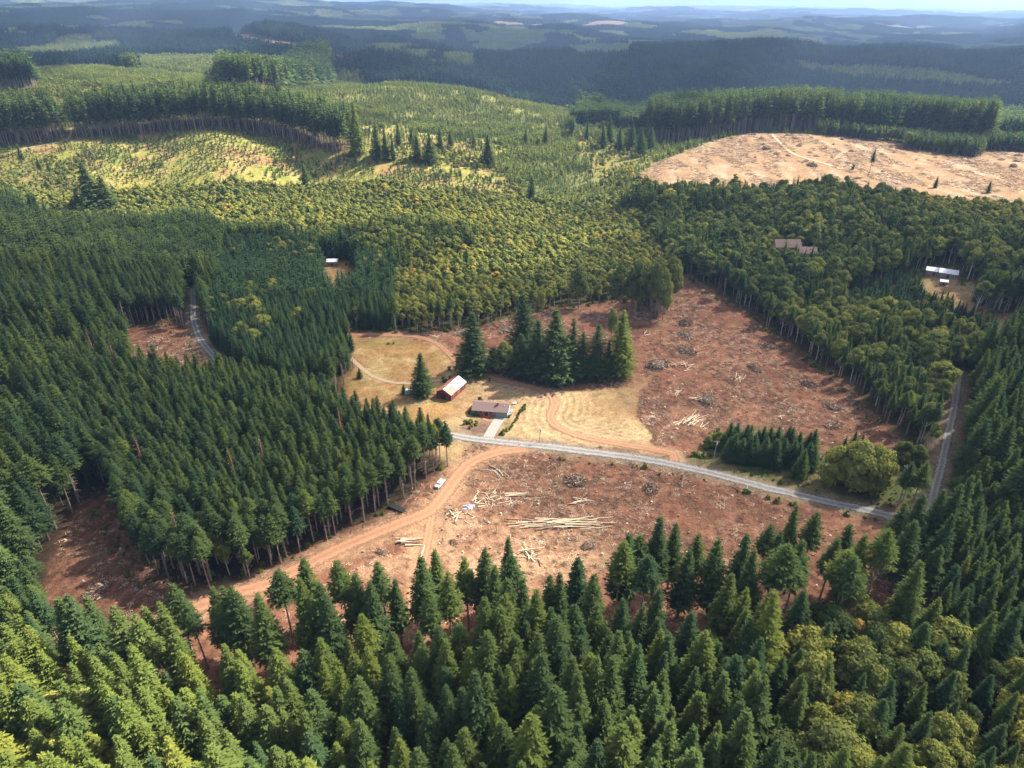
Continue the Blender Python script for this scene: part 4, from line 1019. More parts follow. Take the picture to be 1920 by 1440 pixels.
z = ground(x, y)
stuff_object("roadside_brush", "low green and yellow brush along the road verge and wood edges", bushes, np.stack([x, y, z - .1], 1), g.integers(0, 3, len(x)),
             np.stack([x * 0, x * 0, g.uniform(0, 6, len(x))], 1), np.stack([s_ * 1.3, s_ * 1.3, s_], 1), np.clip(.4 + .3 * fbm(x / 15, y / 15, 3, 2) + g.normal(0, .15, len(x)), 0, 1))
def slash_mesh(seed, n_, mat, L=(.4, 2.2), r=.05, spread=1.6):
    q = np.random.default_rng(seed); mb = MB()
    for i in range(n_):
        a = q.uniform(0, 6.28); l = q.uniform(*L); c = np.array([*q.normal(0, spread * .5, 2), q.uniform(.03, .3)])
        d = np.array([math.cos(a), math.sin(a), q.uniform(-.15, .25)]) * l / 2
        mb.tube([c - d, c + d], [r * q.uniform(.6, 1.4), r * .5], 3, cap=False)
    return mb.mesh("slash", [mat])
sl = [slash_mesh(1, 9, M['wood'], (.4, 1.5), .07), slash_mesh(2, 16, M['twig']), slash_mesh(3, 16, M['twig']), slash_mesh(4, 14, M['twig2']), slash_mesh(5, 12, M['wood_d'], (.4, 2.0), .07)]
x, y = candidates(140, 480, 1.9, 910); c = classify(x, y); f = fbm(x / 16, y / 16, 17, 3)
k = np.isin(c, [IDX['soil'], IDX['bright'], IDX['edge']]) & (g.random(len(x)) < np.clip(.42 + 1.2 * f, .12, .95))
for q, w in (('lower', 4.2), ('spur', 3), ('loop', 3.5), ('upper', 2.5)): k &= seg_dist(TRKL[q], x, y) > w
k &= seg_dist(ROADL, x, y) > 4.2
x, y, c = x[k], y[k], c[k]; m1 = len(x)
x2, y2 = candidates(500, 900, 3.6, 920); c2 = classify(x2, y2); f2 = fbm(x2 / 14, y2 / 40, 19, 3)
k = ((c2 == IDX['clear']) & (f2 > -.05)) | ((c2 == IDX['young']) & (g.random(len(x2)) < .10)); x2, y2 = x2[k], y2[k]
ki = np.concatenate([np.where((np.hypot((x + 4), (y - 190)) < 34), g.choice([0, 0, 4, 1, 2], m1), g.choice([0, 1, 2, 3, 4, 1, 2, 0], m1)), g.choice([0, 3, 3, 4, 4], len(x2))])
x = np.concatenate([x, x2]); y = np.concatenate([y, y2]); s_ = g.uniform(.5, 1.25, len(x)) * np.where(y > 480, 1.6, 1)
stuff_object("logging_slash", "scattered sticks, chips and twigs left over the logged ground", sl, np.stack([x, y, ground(x, y)], 1), ki,
             np.stack([x * 0, x * 0, g.uniform(0, 6, len(x))], 1), np.stack([s_, s_, s_], 1), x * 0 + .5)
# stumps
st_m = []
for i in range(3):
    mb = MB(); mb.tube([(0, 0, -.2), (0, 0, .05), (.02, 0, .55)], [.55, .38, .33], 9); a = np.array([(0, 0, 0)])
    for j in range(5):
        an = j * 1.25 + i; mb.tube([(0, 0, .12), (math.cos(an) * .8, math.sin(an) * .8, -.08)], [.16, .05], 5)
    st_m.append(mb.mesh("stump", [M['wood_d'] if i else M['wood']]))
x, y = candidates(150, 480, 7.5, 930); c = classify(x, y); k = np.isin(c, [IDX['soil'], IDX['bright'], IDX['edge']]) & (g.random(len(x)) < .55)
for q, w in (('lower', 6), ('spur', 4), ('loop', 4), ('upper', 3)): k &= seg_dist(TRKL[q], x, y) > w
k &= seg_dist(ROADL, x, y) > 6; x, y = x[k], y[k]
us, vs2 = project(x, y, ground(x, y)); order = np.argsort(y)
k = (us > 0) & (us < 1920) & (vs2 < 1240); x, y, us, vs2 = x[k], y[k], us[k], vs2[k]
o_ = np.argsort(y)[:260]
for i in o_:
    o = add_obj("tree_stump", st_m[i % 3], None, (x[i], y[i], float(ground(x[i], y[i])))); s1 = g.uniform(.7, 1.2); o.scale = (s1, s1, s1); o.rotation_euler = (0, 0, i * 1.1)
    tag(o, "cut %s stump on logged ground, %.1f%% across, %.1f%% down" % ('pale' if i % 3 == 0 else 'brown', us[i] / 19.2, vs2[i] / 14.4), "stump", "stumps left on the logged ground")

# ------------------------------------------------------------------ logs
def log_mesh(seed, mat, r=.19, thick=1.0):
    q = np.random.default_rng(seed); mb = MB(); z = np.linspace(-.5, .5, 5)
    pts = np.stack([z, q.normal(0, .006, 5), q.normal(0, .004, 5)], 1)
    a = np.linspace(0, 2 * math.pi, 8, endpoint=False)
    mb.tube(pts, r * np.linspace(1.15, .75, 5), 8, 0); me = mb.mesh("log", [mat], False)
    return me
LOGM = {}
def log_obj(x, y, z, L, ang, tilt, r, mat, label, group):
    # each length class is its own mesh so thickness stays true
    key = (round(L), mat, int(r * 40))
    if key not in LOGM:
        q = np.random.default_rng(len(LOGM) + 7); mb = MB(); zz = np.linspace(-.5, .5, 6) * round(L)
        mb.tube(np.stack([zz, q.normal(0, .008 * L, 6), q.normal(0, .003 * L, 6)], 1), r * np.linspace(1.2, .7, 6) , 8)
        LOGM[key] = mb.mesh("log", [M[mat]], False)
    o = add_obj("log", LOGM[key], None, (x, y, z)); o.rotation_euler = (0, -tilt, ang); tag(o, label, "log", group); return o
# centre pixel, spread px (u, v), count, length range m, direction (radians from +X) and its spread, mound height, group
DECKS = [
 (1052, 983, 66, 9, 52, (9, 15), .05, .10, 1.4, "long pale logs of the big deck in the lower clearing"),
 (925, 938, 34, 13, 44, (2.5, 6), .3, 1.3, 1.3, "short logs jumbled in the pile by the dirt track"),
 (985, 929, 22, 6, 7, (6, 9), .0, .08, .3, "long logs lying right of the jumbled pile"),
 (770, 1016, 18, 7, 16, (5, 7), .0, .10, 1.0, "logs stacked below the dirt track fork"),
 (790, 1040, 2, 12, 2, (7, 9), 1.45, .05, .1, "logs beside the spur track"),
 (1266, 687, 32, 8, 30, (3, 8), .5, .8, 1.3, "pale logs of the upper pile in the red field"),
 (1300, 788, 26, 9, 34, (5, 9), .75, .18, 1.4, "logs of the slanting pile at the red field's foot"),
 (1225, 783, 7, 4, 7, (2.5, 4), .0, .3, .6, "short blocks beside the mown field"),
 (1270, 738, 8, 6, 8, (3, 6), 1.0, .6, .9, "logs leaning in the small pile mid-field"),
 (1312, 750, 16, 8, 10, (4, 7), .8, .6, .9, "logs strewn on the brush heap mid-field"),
 (1384, 708, 12, 6, 11, (3, 6), 1.1, .4, .5, "logs fanned out right of mid-field"),
 (1437, 718, 5, 3, 4, (3, 5), 2.2, .3, .4, "grey logs far right in the red field"),
 (928, 884, 15, 7, 8, (4, 8), 2.4, .4, .6, "logs slanting below the road junction"),
 (1098, 940, 24, 6, 11, (3, 8), .1, .7, .4, "thin logs right of the jumbled pile"),
 (996, 1036, 14, 16, 14, (4, 9), .9, 1.0, .9, "logs in the pale litter above the foreground firs"),
 (862, 972, 26, 12, 16, (2, 4.5), .4, 1.3, .5, "short pieces in the pale litter by the fork"),
 (813, 631, 9, 2, 6, (4, 6), 2.9, .15, .6, "logs decked by the upper track"),
 (1215, 626, 10, 10, 6, (3, 7), 1.0, .9, .3, "bleached logs in the red field's upper left"),
 (1285, 630, 12, 5, 5, (4, 7), .9, .7, .4, "bleached logs in the red field's upper middle"),
 (1565, 775, 4, 3, 3, (2, 3), .5, 1, .3, "light logs by the right brush heaps"),
 (1465, 783, 4, 3, 3, (2, 4), .5, 1, .3, "light logs above the fir thicket"),
 (905, 640, 14, 10, 6, (3, 6), .4, .9, .6, "logs behind the lone dark fir"),
 (300, 635, 16, 6, 6, (3, 6), 2.4, .5, .3, "logs in the small left clearing"),
]
DNAMES = ['big central deck', 'jumbled pile by the track', 'straight logs beside the jumble', 'stack below the fork', 'pair beside the spur track', 'bright upper pile', 'slanting pile above the road', 'short blocks by the mown field', 'small leaning pile', 'heap-topping pile', 'fanned bunch', 'grey bunch', 'slanting bunch below the junction', 'thin scatter beyond the jumble', 'litter above the firs', 'litter by the fork', 'deck by the upper track', 'bleached scatter', 'bleached crossing bunch', 'light bunch by the heaps', 'light bunch above the thicket', 'scatter behind the lone fir', 'scatter in the small clearing']
g = np.random.default_rng(99); nlog = 0
for (u, v, du, dv, cnt, Lr, an, asd, hh, grp) in DECKS:
    cnt0 = cnt; cnt = int(cnt * .84) if cnt > 9 else cnt
    short = DNAMES[DECKS.index((u, v, du, dv, int(cnt0), Lr, an, asd, hh, grp))]
    for i in range(cnt):
        a, b_ = g.normal(0, .55, 2); a = np.clip(a, -1, 1); b_ = np.clip(b_, -1, 1)
        p = P(u + a * du, v + b_ * dv); L = g.uniform(*Lr); r = g.uniform(.11, .20) * (1.15 if L > 6 else 1)
        z = p[2] + r + hh * max(0, 1 - a * a - b_ * b_) * g.random()
        uu, vv = project(p[0], p[1], z)
        log_obj(p[0], p[1], z, L, an + g.normal(0, asd), g.normal(.0, .05) + (g.uniform(-.3, .3) if asd > .5 and hh > .5 else 0), r, 'wood' if g.random() < .78 else 'wood_d',
                "log of the %s, %.1f%% across, %.1f%% down" % (short, uu / 19.2, vv / 14.4), grp); nlog += 1
print("logs", nlog)

# ------------------------------------------------------------------ brush heaps
def heap_mesh(seed, R_, hgt, n_, mats):
    q = np.random.default_rng(seed); mb = MB()
    for i in range(n_):
        a = q.uniform(0, 6.28); rr = R_ * math.sqrt(q.random()) * .95; top = hgt * (1 - (rr / R_) ** 1.6)
        c = np.array([math.cos(a) * rr, math.sin(a) * rr * .85, top * q.uniform(.25, 1.0)]); l = q.uniform(.25, .75) * R_ * .6
        b2 = q.uniform(0, 6.28); d = np.array([math.cos(b2), math.sin(b2), q.normal(0, .45)]) * l / 2
        mb.tube([c - d, c + q.normal(0, .06 * R_, 3), c + d], np.array([.09, .07, .03]) * q.uniform(.6, 1.5), 3, int(q.random() < .2) + 0, cap=False)
    # earth and rotten wood in the heart of the heap
    k = 12; a = np.linspace(0, 2 * math.pi, k, endpoint=False); rings = []
    for f, e in ((1.0, -.15), (.8, .35), (.5, .62), (.2, .75)):
        rings.append(np.stack([np.cos(a) * R_ * .8 * f * q.uniform(.8, 1.15, k), np.sin(a) * R_ * .68 * f * q.uniform(.8, 1.15, k), e * hgt * q.uniform(.8, 1.1, k)], 1))
    V_ = np.concatenate(rings + [np.array([[0, 0, hgt * .8]])])
    mb.add(V_, [(j * k + i, j * k + (i + 1) % k, (j + 1) * k + (i + 1) % k, (j + 1) * k + i) for j in range(3) for i in range(k)], 0)
    mb.add(V_[-k - 1:], [(i, (i + 1) % k, k) for i in range(k)], 0)
    return mb.mesh("brush_pile", mats)
HM = [heap_mesh(i, 4.0, 2.0, 420, [M['twig'], M['wood']]) for i in range(3)] + [heap_mesh(10 + i, 4.0, 2.0, 240, [M['twig2'], M['wood']]) for i in range(3)]
HEAPS = [(1078, 902, 26, 0, "large red-brown brush heap high in the lower clearing"), (1220, 917, 22, 0, "brown brush heap right of the large one in the lower clearing"),
 (716, 1036, 15, 0, "small brush heap left of the stacked logs"), (1102, 1024, 20, 3, "greyish brush heap low in the clearing's right half"), (850, 1018, 13, 0, "small brush heap right of the spur track"),
 (286, 646, 14, 0, "brush heap in the small left clearing"), (182, 1108, 30, 0, "big brush heap with roots in the lower left corner clearing"), (1282, 628, 16, 3, "brush heap in the upper middle of the red field"),
 (1285, 606, 16, 0, "brush heap uppermost in the red field"), (1562, 763, 20, 0, "upper of two brush heaps right in the red field"), (1565, 798, 19, 0, "lower of two brush heaps right in the red field"),
 (1414, 692, 20, 0, "brush heap above the fanned logs"), (1441, 650, 17, 0, "brush heap near the right wood edge"), (1326, 750, 24, 3, "brush heap carrying the strewn logs"),
 (1287, 658, 20, 0, "brush heap above the upper log pile"), (1232, 686, 24, 3, "brush heap left of the upper log pile"), (1518, 722, 18, 0, "flat brush heap at the red field's right edge"),
 (1310, 575, 12, 3, "faint brush heap at the top of the red field"), (720, 614, 10, 3, "little brush heap at the wood edge above the meadow"), (935, 880, 10, 0, "little heap by the slanting logs"),
 (950, 620, 18, 3, "brush heap behind the lone dark fir"), (1000, 610, 14, 3, "brush heap behind the central grove"),(860, 628, 12, 3, "brush heap left of the lone dark fir")]
HILLH = [(1338,265,12),(1371,260,9),(1387,265,8),(1413,253,10),(1428,260,15),(1432,271,9),(1437,279,22),(1446,284,10),(1456,289,14),(1416,295,8),(1405,285,8),(1477,292,10),(1478,254,13),(1490,260,12),(1488,268,8),
 (1498,274,14),(1521,258,9),(1518,286,13),(1530,293,11),(1547,279,9),(1511,302,10),(1523,311,20),(1579,262,13),(1605,267,11),(1669,268,13),(1671,276,12),(1562,271,7),(1547,278,8),(1596,284,9),(1653,290,9),
 (1675,286,7),(1717,286,8),(1718,300,8),(1754,295,8),(1798,295,10),(1561,295,9),(1589,306,11),(1642,278,8),(1825,306,13),(1877,300,14),(1886,289,10),(1910,292,13),(1900,312,20),(1906,303,12),(1235,309,7),(1740,300,7),(1655,322,9)]
for i, (u, v, wpx, tp, lb) in enumerate(HEAPS):
    p = P(u, v); dep = p[1] * cp + (H - p[2]) * sp; s1 = wpx * dep / FPX / 4.0
    o = add_obj("brush_pile", HM[tp + i % 3], None, (p[0], p[1], p[2] - .1)); o.scale = (s1 * g.uniform(.8, 1.3), s1 * g.uniform(.65, 1.05), s1 * g.uniform(.7, 1.3)); o.rotation_euler = (0, 0, i * 1.3); tag(o, lb, "brush pile", "brush heaps of the red clearings")
for i, (u, v, wpx) in enumerate(HILLH):
    p = P(u, v); dep = p[1] * cp + (H - p[2]) * sp; s1 = wpx * dep / FPX / 7.6
    o = add_obj("brush_pile", HM[3 + i % 3], None, (p[0], p[1], p[2] - .1)); o.scale = (s1 * g.uniform(.8, 1.3), s1 * g.uniform(.7, 1.1), s1 * g.uniform(.9, 1.5)); o.rotation_euler = (0, 0, i * 1.9)
    tag(o, "%s slash heap on the logged golden hill, %.1f%% across, %.1f%% down" % ('large' if wpx > 14 else 'small', u / 19.2, v / 14.4), "brush pile", "slash heaps dotting the logged hill")

# ------------------------------------------------------------------ the house by the road
M['roof_b'] = mat_plain("brown_shingles", (.16, .105, .092), .9, var=.12, scale=3)
M['wall_p'] = mat_plain("pinkish_siding", (.22, .145, .12), .85, var=.08, scale=2)
M['garage_w'] = mat_plain("sage_paint", (.26, .29, .22), .8, var=.05)
M['trim'] = mat_plain("white_trim", (.6, .6, .58), .6, var=.04)
M['glass'] = mat_plain("window_glass", (.03, .035, .045), .12, var=.1, spec=.6)
M['red'] = mat_plain("red_paint", (.45, .06, .035), .7, var=.1)
M['brick'] = mat_plain("red_brick", (.30, .12, .08), .9, var=.25, scale=8)
def thing(name, label, cat, loc, rz=0.0, group=None):
    o = bpy.data.objects.new(name, None); o.location = loc; o.rotation_euler = (0, 0, rz); o.empty_display_size = .2; ROOT.objects.link(o); tag(o, label, cat, group); return o
def part(name, mb, mats, parent, label=None, sm=False):
    o = add_obj(name, mb.mesh(name, mats, sm), parent)
    if label: o["label"] = label
    return o
def boxp(name, c, d, mat, parent, rz=0.0, label=None):
    mb = MB(); mb.box(c, d, 0, rz); return part(name, mb, [mat], parent, label)
def gable(L, W_, z0, z1, over=.5, th_=.14):
    """gable roof, ridge along x"""
    mb = MB(); a = L / 2 + over; b = W_ / 2 + over; sl_ = (z1 - z0) / (W_ / 2); ze = z0 - over * sl_
    for s in (-1, 1):
        v = [(-a, s * b, ze), (a, s * b, ze), (a, 0, z1), (-a, 0, z1)]
        lo = [(q[0], q[1], q[2]) for q in v]; hi = [(q[0], q[1], q[2] + th_) for q in v]
        if s < 0: mb.hexa(lo + hi)
        else: mb.hexa(lo[::-1] + hi[::-1])
    return mb
def box_walls(L, W_, z0, zr, mat, parent, nm='wall'):
    mb = MB(); a = L / 2; b = W_ / 2
    mb.box((0, 0, z0 / 2 - .3), (L, W_, z0 + .6))
    for s in (-1, 1):
        x = s * (a - .06)
        mb.add([(x - .06, -b, z0), (x - .06, b, z0), (x - .06, 0, zr - .02), (x + .06, -b, z0), (x + .06, b, z0), (x + .06, 0, zr - .02)], [(0, 2, 1), (3, 4, 5)])
        mb.add([(x - .06, -b, z0), (x - .06, 0, zr - .02), (x + .06, -b, z0), (x + .06, 0, zr - .02), (x - .06, b, z0), (x + .06, b, z0)], [(0, 2, 3, 1), (1, 3, 5, 4)])
    return part(nm, mb, [mat], parent)
a0 = P(887, 778); a1 = P(951, 783)
hl = float(np.hypot(*(a1 - a0)[:2])); rz = math.atan2(a1[1] - a0[1], a1[0] - a0[0]); HW = 8.2
nv = np.array([-math.sin(rz), math.cos(rz)]); hcx, hcy = (a0[:2] + a1[:2]) / 2 + nv * HW / 2; hz = float(ground(hcx, hcy, False)) + .05
Hs = thing('house', "long single-storey house with brown shingle roof beside the gravel road", 'house', (hcx, hcy, hz), rz)
box_walls(hl, HW, 2.7, 4.55, M['wall_p'], Hs)
rf = part('roof', gable(hl, HW, 2.7, 4.6, .6), [M['roof_b']], Hs)
ch = boxp('chimney', (hl * .20, -1.0, 4.6), (.9, .7, 2.0), M['brick'], rf); boxp('vent_pipe', (hl * .07, 1.2, 4.75), (.14, .14, .9), M['trim'], rf); boxp('vent_cap', (hl * .40, -1.4, 4.3), (.3, .3, .35), M['trim'], rf)
for fx, w_ in ((-.42, 1.5), (-.27, 1.5), (.04, 2.2)):
    f = boxp('window', (hl * fx, -HW / 2 - .03, 1.6), (w_ + .2, .08, 1.3), M['trim'], Hs); boxp('pane', (hl * fx, -HW / 2 - .085, 1.6), (w_, .04, 1.1), M['glass'], f)
boxp('door', (hl * -.10, -HW / 2 - .05, 1.05), (1.1, .1, 2.1), M['glass'], Hs)
boxp('porch', (hl * -.10, -HW / 2 - 1.0, .14), (3.2, 1.7, .3), M['red'], Hs, label="red painted front porch")
for q in (-.17, -.03): boxp('porch_rail', (hl * q, -HW / 2 - 1.0, .75), (.12, 1.6, .9), M['red'], Hs)
boxp('planter', (hl * -.24, -HW / 2 - .5, .3), (2.2, .6, .5), M['red'], Hs)
boxp('garage_front', (hl * .335, -HW / 2 - .06, 1.3), (hl * .33, .12, 2.6), M['garage_w'], Hs)
gd = boxp('garage_door', (hl * .35, -HW / 2 - .16, 1.15), (hl * .25, .08, 2.2), M['garage_w'], Hs)
for q in range(3): boxp('panel_line', (hl * .35, -HW / 2 - .205, .6 + q * .55), (hl * .25, .01, .04), M['wall_p'], gd)
boxp('gable_trim', (hl / 2 + .04, 0, 1.4), (.08, HW, 2.7), M['trim'], Hs)
mb = MB(); b0 = P(942, 783); b1 = P(912, 822); ww = 3.0
for i in range(1): pass
dl_ = np.array([P(939.5, 782)[:2], P(934, 790)[:2], P(925, 804)[:2], P(917, 818)[:2], P(915.5, 822.5)[:2]])
dn = []; 
for i in range(len(dl_)): dn.append(dl_[i])
dn = np.array(dn); tt = np.linspace(0, 1, 24); pts = np.stack([np.interp(tt, np.linspace(0, 1, 5), dn[:, 0]), np.interp(tt, np.linspace(0, 1, 5), dn[:, 1])], 1)
tn_ = unit(np.gradient(pts, axis=0)); nn_ = np.stack([-tn_[:, 1], tn_[:, 0]], 1); V_ = []
for j in (-1, -.3, .3, 1): q = pts + nn_ * 2.35 * j; V_.append(np.stack([q[:, 0], q[:, 1], ground(q[:, 0], q[:, 1]) * 0 + np.maximum(ground(q[:, 0], q[:, 1]), ground(pts[:, 0], pts[:, 1])) + .17], 1))
V_ = np.stack(V_, 1); ix = np.arange(96).reshape(24, 4)
o = add_obj('driveway', np_mesh('driveway', V_.reshape(-1, 3), np.stack([ix[:-1, :-1], ix[:-1, 1:], ix[1:, 1:], ix[1:, :-1]], -1).reshape(-1, 4), [M['concrete']])); tag(o, "pale straight driveway from the road to the garage", "driveway", kind="structure")
# yard: hedge, shrubs, fence, small boat on its trailer
def shrub(u, v, wpx, tint_, label, hf=.8, grp="shrubs round the house"):
    p = P(u, v); dep = p[1] * cp + (H - p[2]) * sp; s1 = wpx * dep / FPX / 1.15
    o = add_obj('shrub', bushes[int(u) % 3], None, (p[0], p[1], p[2])); o.scale = (s1, s1, s1 * hf); o.rotation_euler = (0, 0, u); o["tint"] = float(tint_); tag(o, label, "shrub", grp); return o
for a in [(881, 775, 11, .0, "round dark shrub at the house's left corner"), (888, 780, 9, .1, "low shrub under the left window"), (896, 780, 10, .05, "second low shrub under the house windows"),
          (901, 752, 14, .0, "dark conical shrub behind the house"), (873, 795, 14, .3, "green garden shrub, left in the front bed"), (882, 794, 14, .5, "green garden shrub, middle of the front bed"),
          (892, 796, 14, .7, "yellow-green garden shrub in the front bed"), (884, 799, 10, .9, "low yellow shrub at the bed's lower rim"), (880, 804, 9, .3, "small grey-green shrub at the yard's lower left"),
          (956, 782, 8, .0, "dark shrub beside the garage"), (944, 814, 16, .45, "large olive shrub at the driveway foot"), (949, 808, 12, 1.0, "russet shrub at the driveway foot"), (938, 815, 7, .1, "little dark shrub touching the driveway foot"),
          (932, 758, 6, .0, "dark shrub behind the house, right part"), (918, 714, 9, .3, "round green bush in the field above the barn"), (833, 716, 16, .2, "green brush left of the barn"), (845, 712, 12, .35, "green brush behind the barn"),
          (640, 668, 14, .35, "olive bush left in the dry meadow"), (655, 672, 10, .05, "dark bush by the curved lane"), (738, 645, 6, .1, "dark small bush high in the dry meadow"), (728, 646, 7, .35, "green small bush high in the dry meadow"),
          (672, 702, 8, .3, "bush near the tiny fir"), (843, 694, 12, .3, "green bush under the lone dark fir, left"), (1599, 317, 12, 0, "dark round bush low on the logged hill"), (1379, 336, 14, .1, "dark bush at the logged hill's foot")]: shrub(*a)
h0, h1 = P(984, 764), P(957, 806)
mb = MB(); HVs = []; HFs = []; nn = 0; q = np.random.default_rng(3)
for i in range(12):
    c_ = h0 + (h1 - h0) * i / 11; v, f = broad_crown(700 + i, 3, 60, .26, 0, .55, False)
    s1 = 2.3 if i < 5 else 1.7; v = v * s1 + np.array([c_[0] - h0[0], c_[1] - h0[1], c_[2] - h0[2]]); HVs.append(v); HFs.append(f + nn); nn += len(v)
o = add_obj('hedge', np_mesh('hedge', np.concatenate(HVs), np.concatenate(HFs), [M['bush']]), None, tuple(h0)); o["tint"] = .25; tag(o, "green hedge running from the field to the road right of the house", "hedge")
M['post'] = mat_plain("fence_wood", (.22, .19, .16), .9)
Fn = thing('fence', "low post and wire fence behind the house", 'fence', tuple(P(861, 750)))
fl = [P(861, 750), P(905, 752), P(946, 756), P(976, 758)]; bf = fl[0]; k_ = 0
for i in range(3):
    for j in range(6):
        q = fl[i] + (fl[i + 1] - fl[i]) * j / 6; mb = MB(); mb.box((q[0] - bf[0], q[1] - bf[1], float(ground(q[0], q[1])) - bf[2] + .5), (.14, .14, 1.3)); part('post', mb, [M['post']], Fn)
    mb = MB()
    for hh in (.55, 1.0): mb.tube([fl[i] - bf + (0, 0, hh), fl[i + 1] - bf + (0, 0, hh)], .04, 4, cap=False)
    part('rail', mb, [M['post']], Fn)
p = P(957, 776); Bt = thing('boat', "small white boat parked on the gravel beside the garage", 'boat', (p[0], p[1], p[2] + .05), R(68))
mb = MB()
prof = [(-2.3, .75, .2), (-1, .9, .1), (.8, .8, .15), (1.8, .45, .35), (2.4, .03, .6)]
vv = []
for x_, w_, kz in prof: vv += [(x_, -w_, 1.15), (x_, 0, kz + .15), (x_, w_, 1.15)]
mb.add(vv, [(3 * i + a, 3 * i + 3 + a, 3 * i + 4 + a, 3 * i + 1 + a) for i in range(4) for a in (0, 1)]); mb.add(vv[:3], [(0, 1, 2)])
part('hull', mb, [M['trim']], Bt); boxp('deck', (.9, 0, 1.12), (1.8, .9, .06), M['trim'], Bt); boxp('windscreen', (.1, 0, 1.4), (.08, 1.0, .4), M['glass'], Bt)
mb = MB(); mb.box((-.2, 0, .28), (4.4, .12, .12)); mb.box((-.6, 0, .28), (.12, 1.6, .1)); part('trailer_frame', mb, [M['post']], Bt)
for s in (-1, 1): mb = MB(); mb.tube([(-.6, s * .8, .28), (-.6, s * .98, .28)], .28, 12); part('wheel', mb, [M['glass']], Bt)
p = P(965, 758); Tb = thing('garden_table', "white table behind the house by the fence", 'table', (p[0], p[1], p[2]), .2); boxp('table_top', (0, 0, .78), (1.8, 1.0, .08), M['trim'], Tb)
for sx_ in (-.75, .75):
    for sy_ in (-.4, .4): boxp('leg', (sx_, sy_, .37), (.07, .07, .74), M['trim'], Tb)
# ------------------------------------------------------------------ barn
def rusty(name):
    m, t, b = new_mat(name); tc = t.nodes.new("ShaderNodeTexCoord"); sx = t.nodes.new("ShaderNodeSeparateXYZ"); t.links.new(tc.outputs["Object"], sx.inputs[0])
    nz = t.nodes.new("ShaderNodeTexNoise"); nz.inputs["Scale"].default_value = .9; nz.inputs["Detail"].default_value = 5; t.links.new(tc.outputs["Object"], nz.inputs[0])
    a = t.nodes.new("ShaderNodeMath"); a.operation = 'MULTIPLY_ADD'; a.inputs[1].default_value = 1.6; t.links.new(nz.outputs[0], a.inputs[0]); t.links.new(sx.outputs[0], a.inputs[2])
    cr = t.nodes.new("ShaderNodeMapRange"); cr.inputs[1].default_value = -.5; cr.inputs[2].default_value = -.1; t.links.new(a.outputs[0], cr.inputs[0])
    y_ = t.nodes.new("ShaderNodeMapRange"); y_.inputs[1].default_value = -.9; y_.inputs[2].default_value = -.7; t.links.new(sx.outputs[1], y_.inputs[0])
    mxm = t.nodes.new("ShaderNodeMath"); mxm.operation = 'MAXIMUM'; t.links.new(cr.outputs[0], mxm.inputs[0]); t.links.new(y_.outputs[0], mxm.inputs[1])
    mx = t.nodes.new("ShaderNodeMix"); mx.data_type = 'RGBA'; mx.inputs[6].default_value = (.30, .09, .05, 1); mx.inputs[7].default_value = (.62, .62, .64, 1)
    t.links.new(mxm.outputs[0], mx.inputs[0]); t.links.new(mx.outputs[2], b.inputs["Base Color"]); b.inputs["Roughness"].default_value = .45; b.inputs["Metallic"].default_value = .1
    return m
M['tin'] = rusty("rusted_tin"); M['rust'] = mat_plain("rust", (.30, .10, .065), .8, var=.25); M['barnred'] = mat_plain("barn_red", (.16, .045, .035), .9, var=.25, scale=3)
q0 = P(846, 752); q1 = P(873, 727); bl = float(np.hypot(*(q1 - q0)[:2])); rz = math.atan2(q1[1] - q0[1], q1[0] - q0[0]); BW = 8.0
nv = np.array([-math.sin(rz), math.cos(rz)]); bc = (q0[:2] + q1[:2]) / 2 + nv * BW / 2; bz = float(ground(*bc, False))
Bn = thing('barn', "old red barn with a roof half white tin and half rust", 'barn', (bc[0], bc[1], bz), rz)
box_walls(bl, BW, 3.4, 5.6, M['barnred'], Bn)
def slope_roof(s, mat, nm, over=.45, z0=3.4, z1=5.65, th_=.12, x0=-1, x1=1):
    mb = MB(); a = bl / 2 + over; b = BW / 2 + over; ze = z0 - over * (z1 - z0) / (BW / 2)
    v = [(x0 * a, s * b, ze), (x1 * a, s * b, ze), (x1 * a, 0, z1), (x0 * a, 0, z1)]; hi = [(w[0], w[1], w[2] + th_) for w in v]
    mb.hexa(v + hi if s < 0 else v[::-1] + hi[::-1]); return part(nm, mb, [mat], Bn)
r1 = slope_roof(-1, M['tin'], 'roof'); r2 = slope_roof(1, M['rust'], 'roof'); r1["label"] = "white tin slope with a rusted near corner"; r2["label"] = "rust brown back slope"
mb = MB()
for i in range(9):
    x_ = -bl / 2 + bl * (i + .5) / 9; mb.hexa([(x_ - .05, -BW / 2 - .4, 3.3), (x_ + .05, -BW / 2 - .4, 3.3), (x_ + .05, -.05, 5.75), (x_ - .05, -.05, 5.75)] + [(x_ - .05, -BW / 2 - .4, 3.36), (x_ + .05, -BW / 2 - .4, 3.36), (x_ + .05, -.05, 5.82), (x_ - .05, -.05, 5.82)])
part('seam', mb, [M['tin']], r1)
boxp('door', (-bl / 2 - .05, .2, 1.4), (.1, 2.6, 2.8), M['glass'], Bn); boxp('door', (0, -BW / 2 - .05, 1.3), (2.6, .1, 2.6), M['rust'], Bn)
for x_ in (-.33, .33):
    f = boxp('window', (bl * x_, -BW / 2 - .04, 1.9), (.9, .08, .9), M['trim'], Bn); boxp('pane', (bl * x_, -BW / 2 - .10, 1.9), (.7, .04, .7), M['glass'], f)
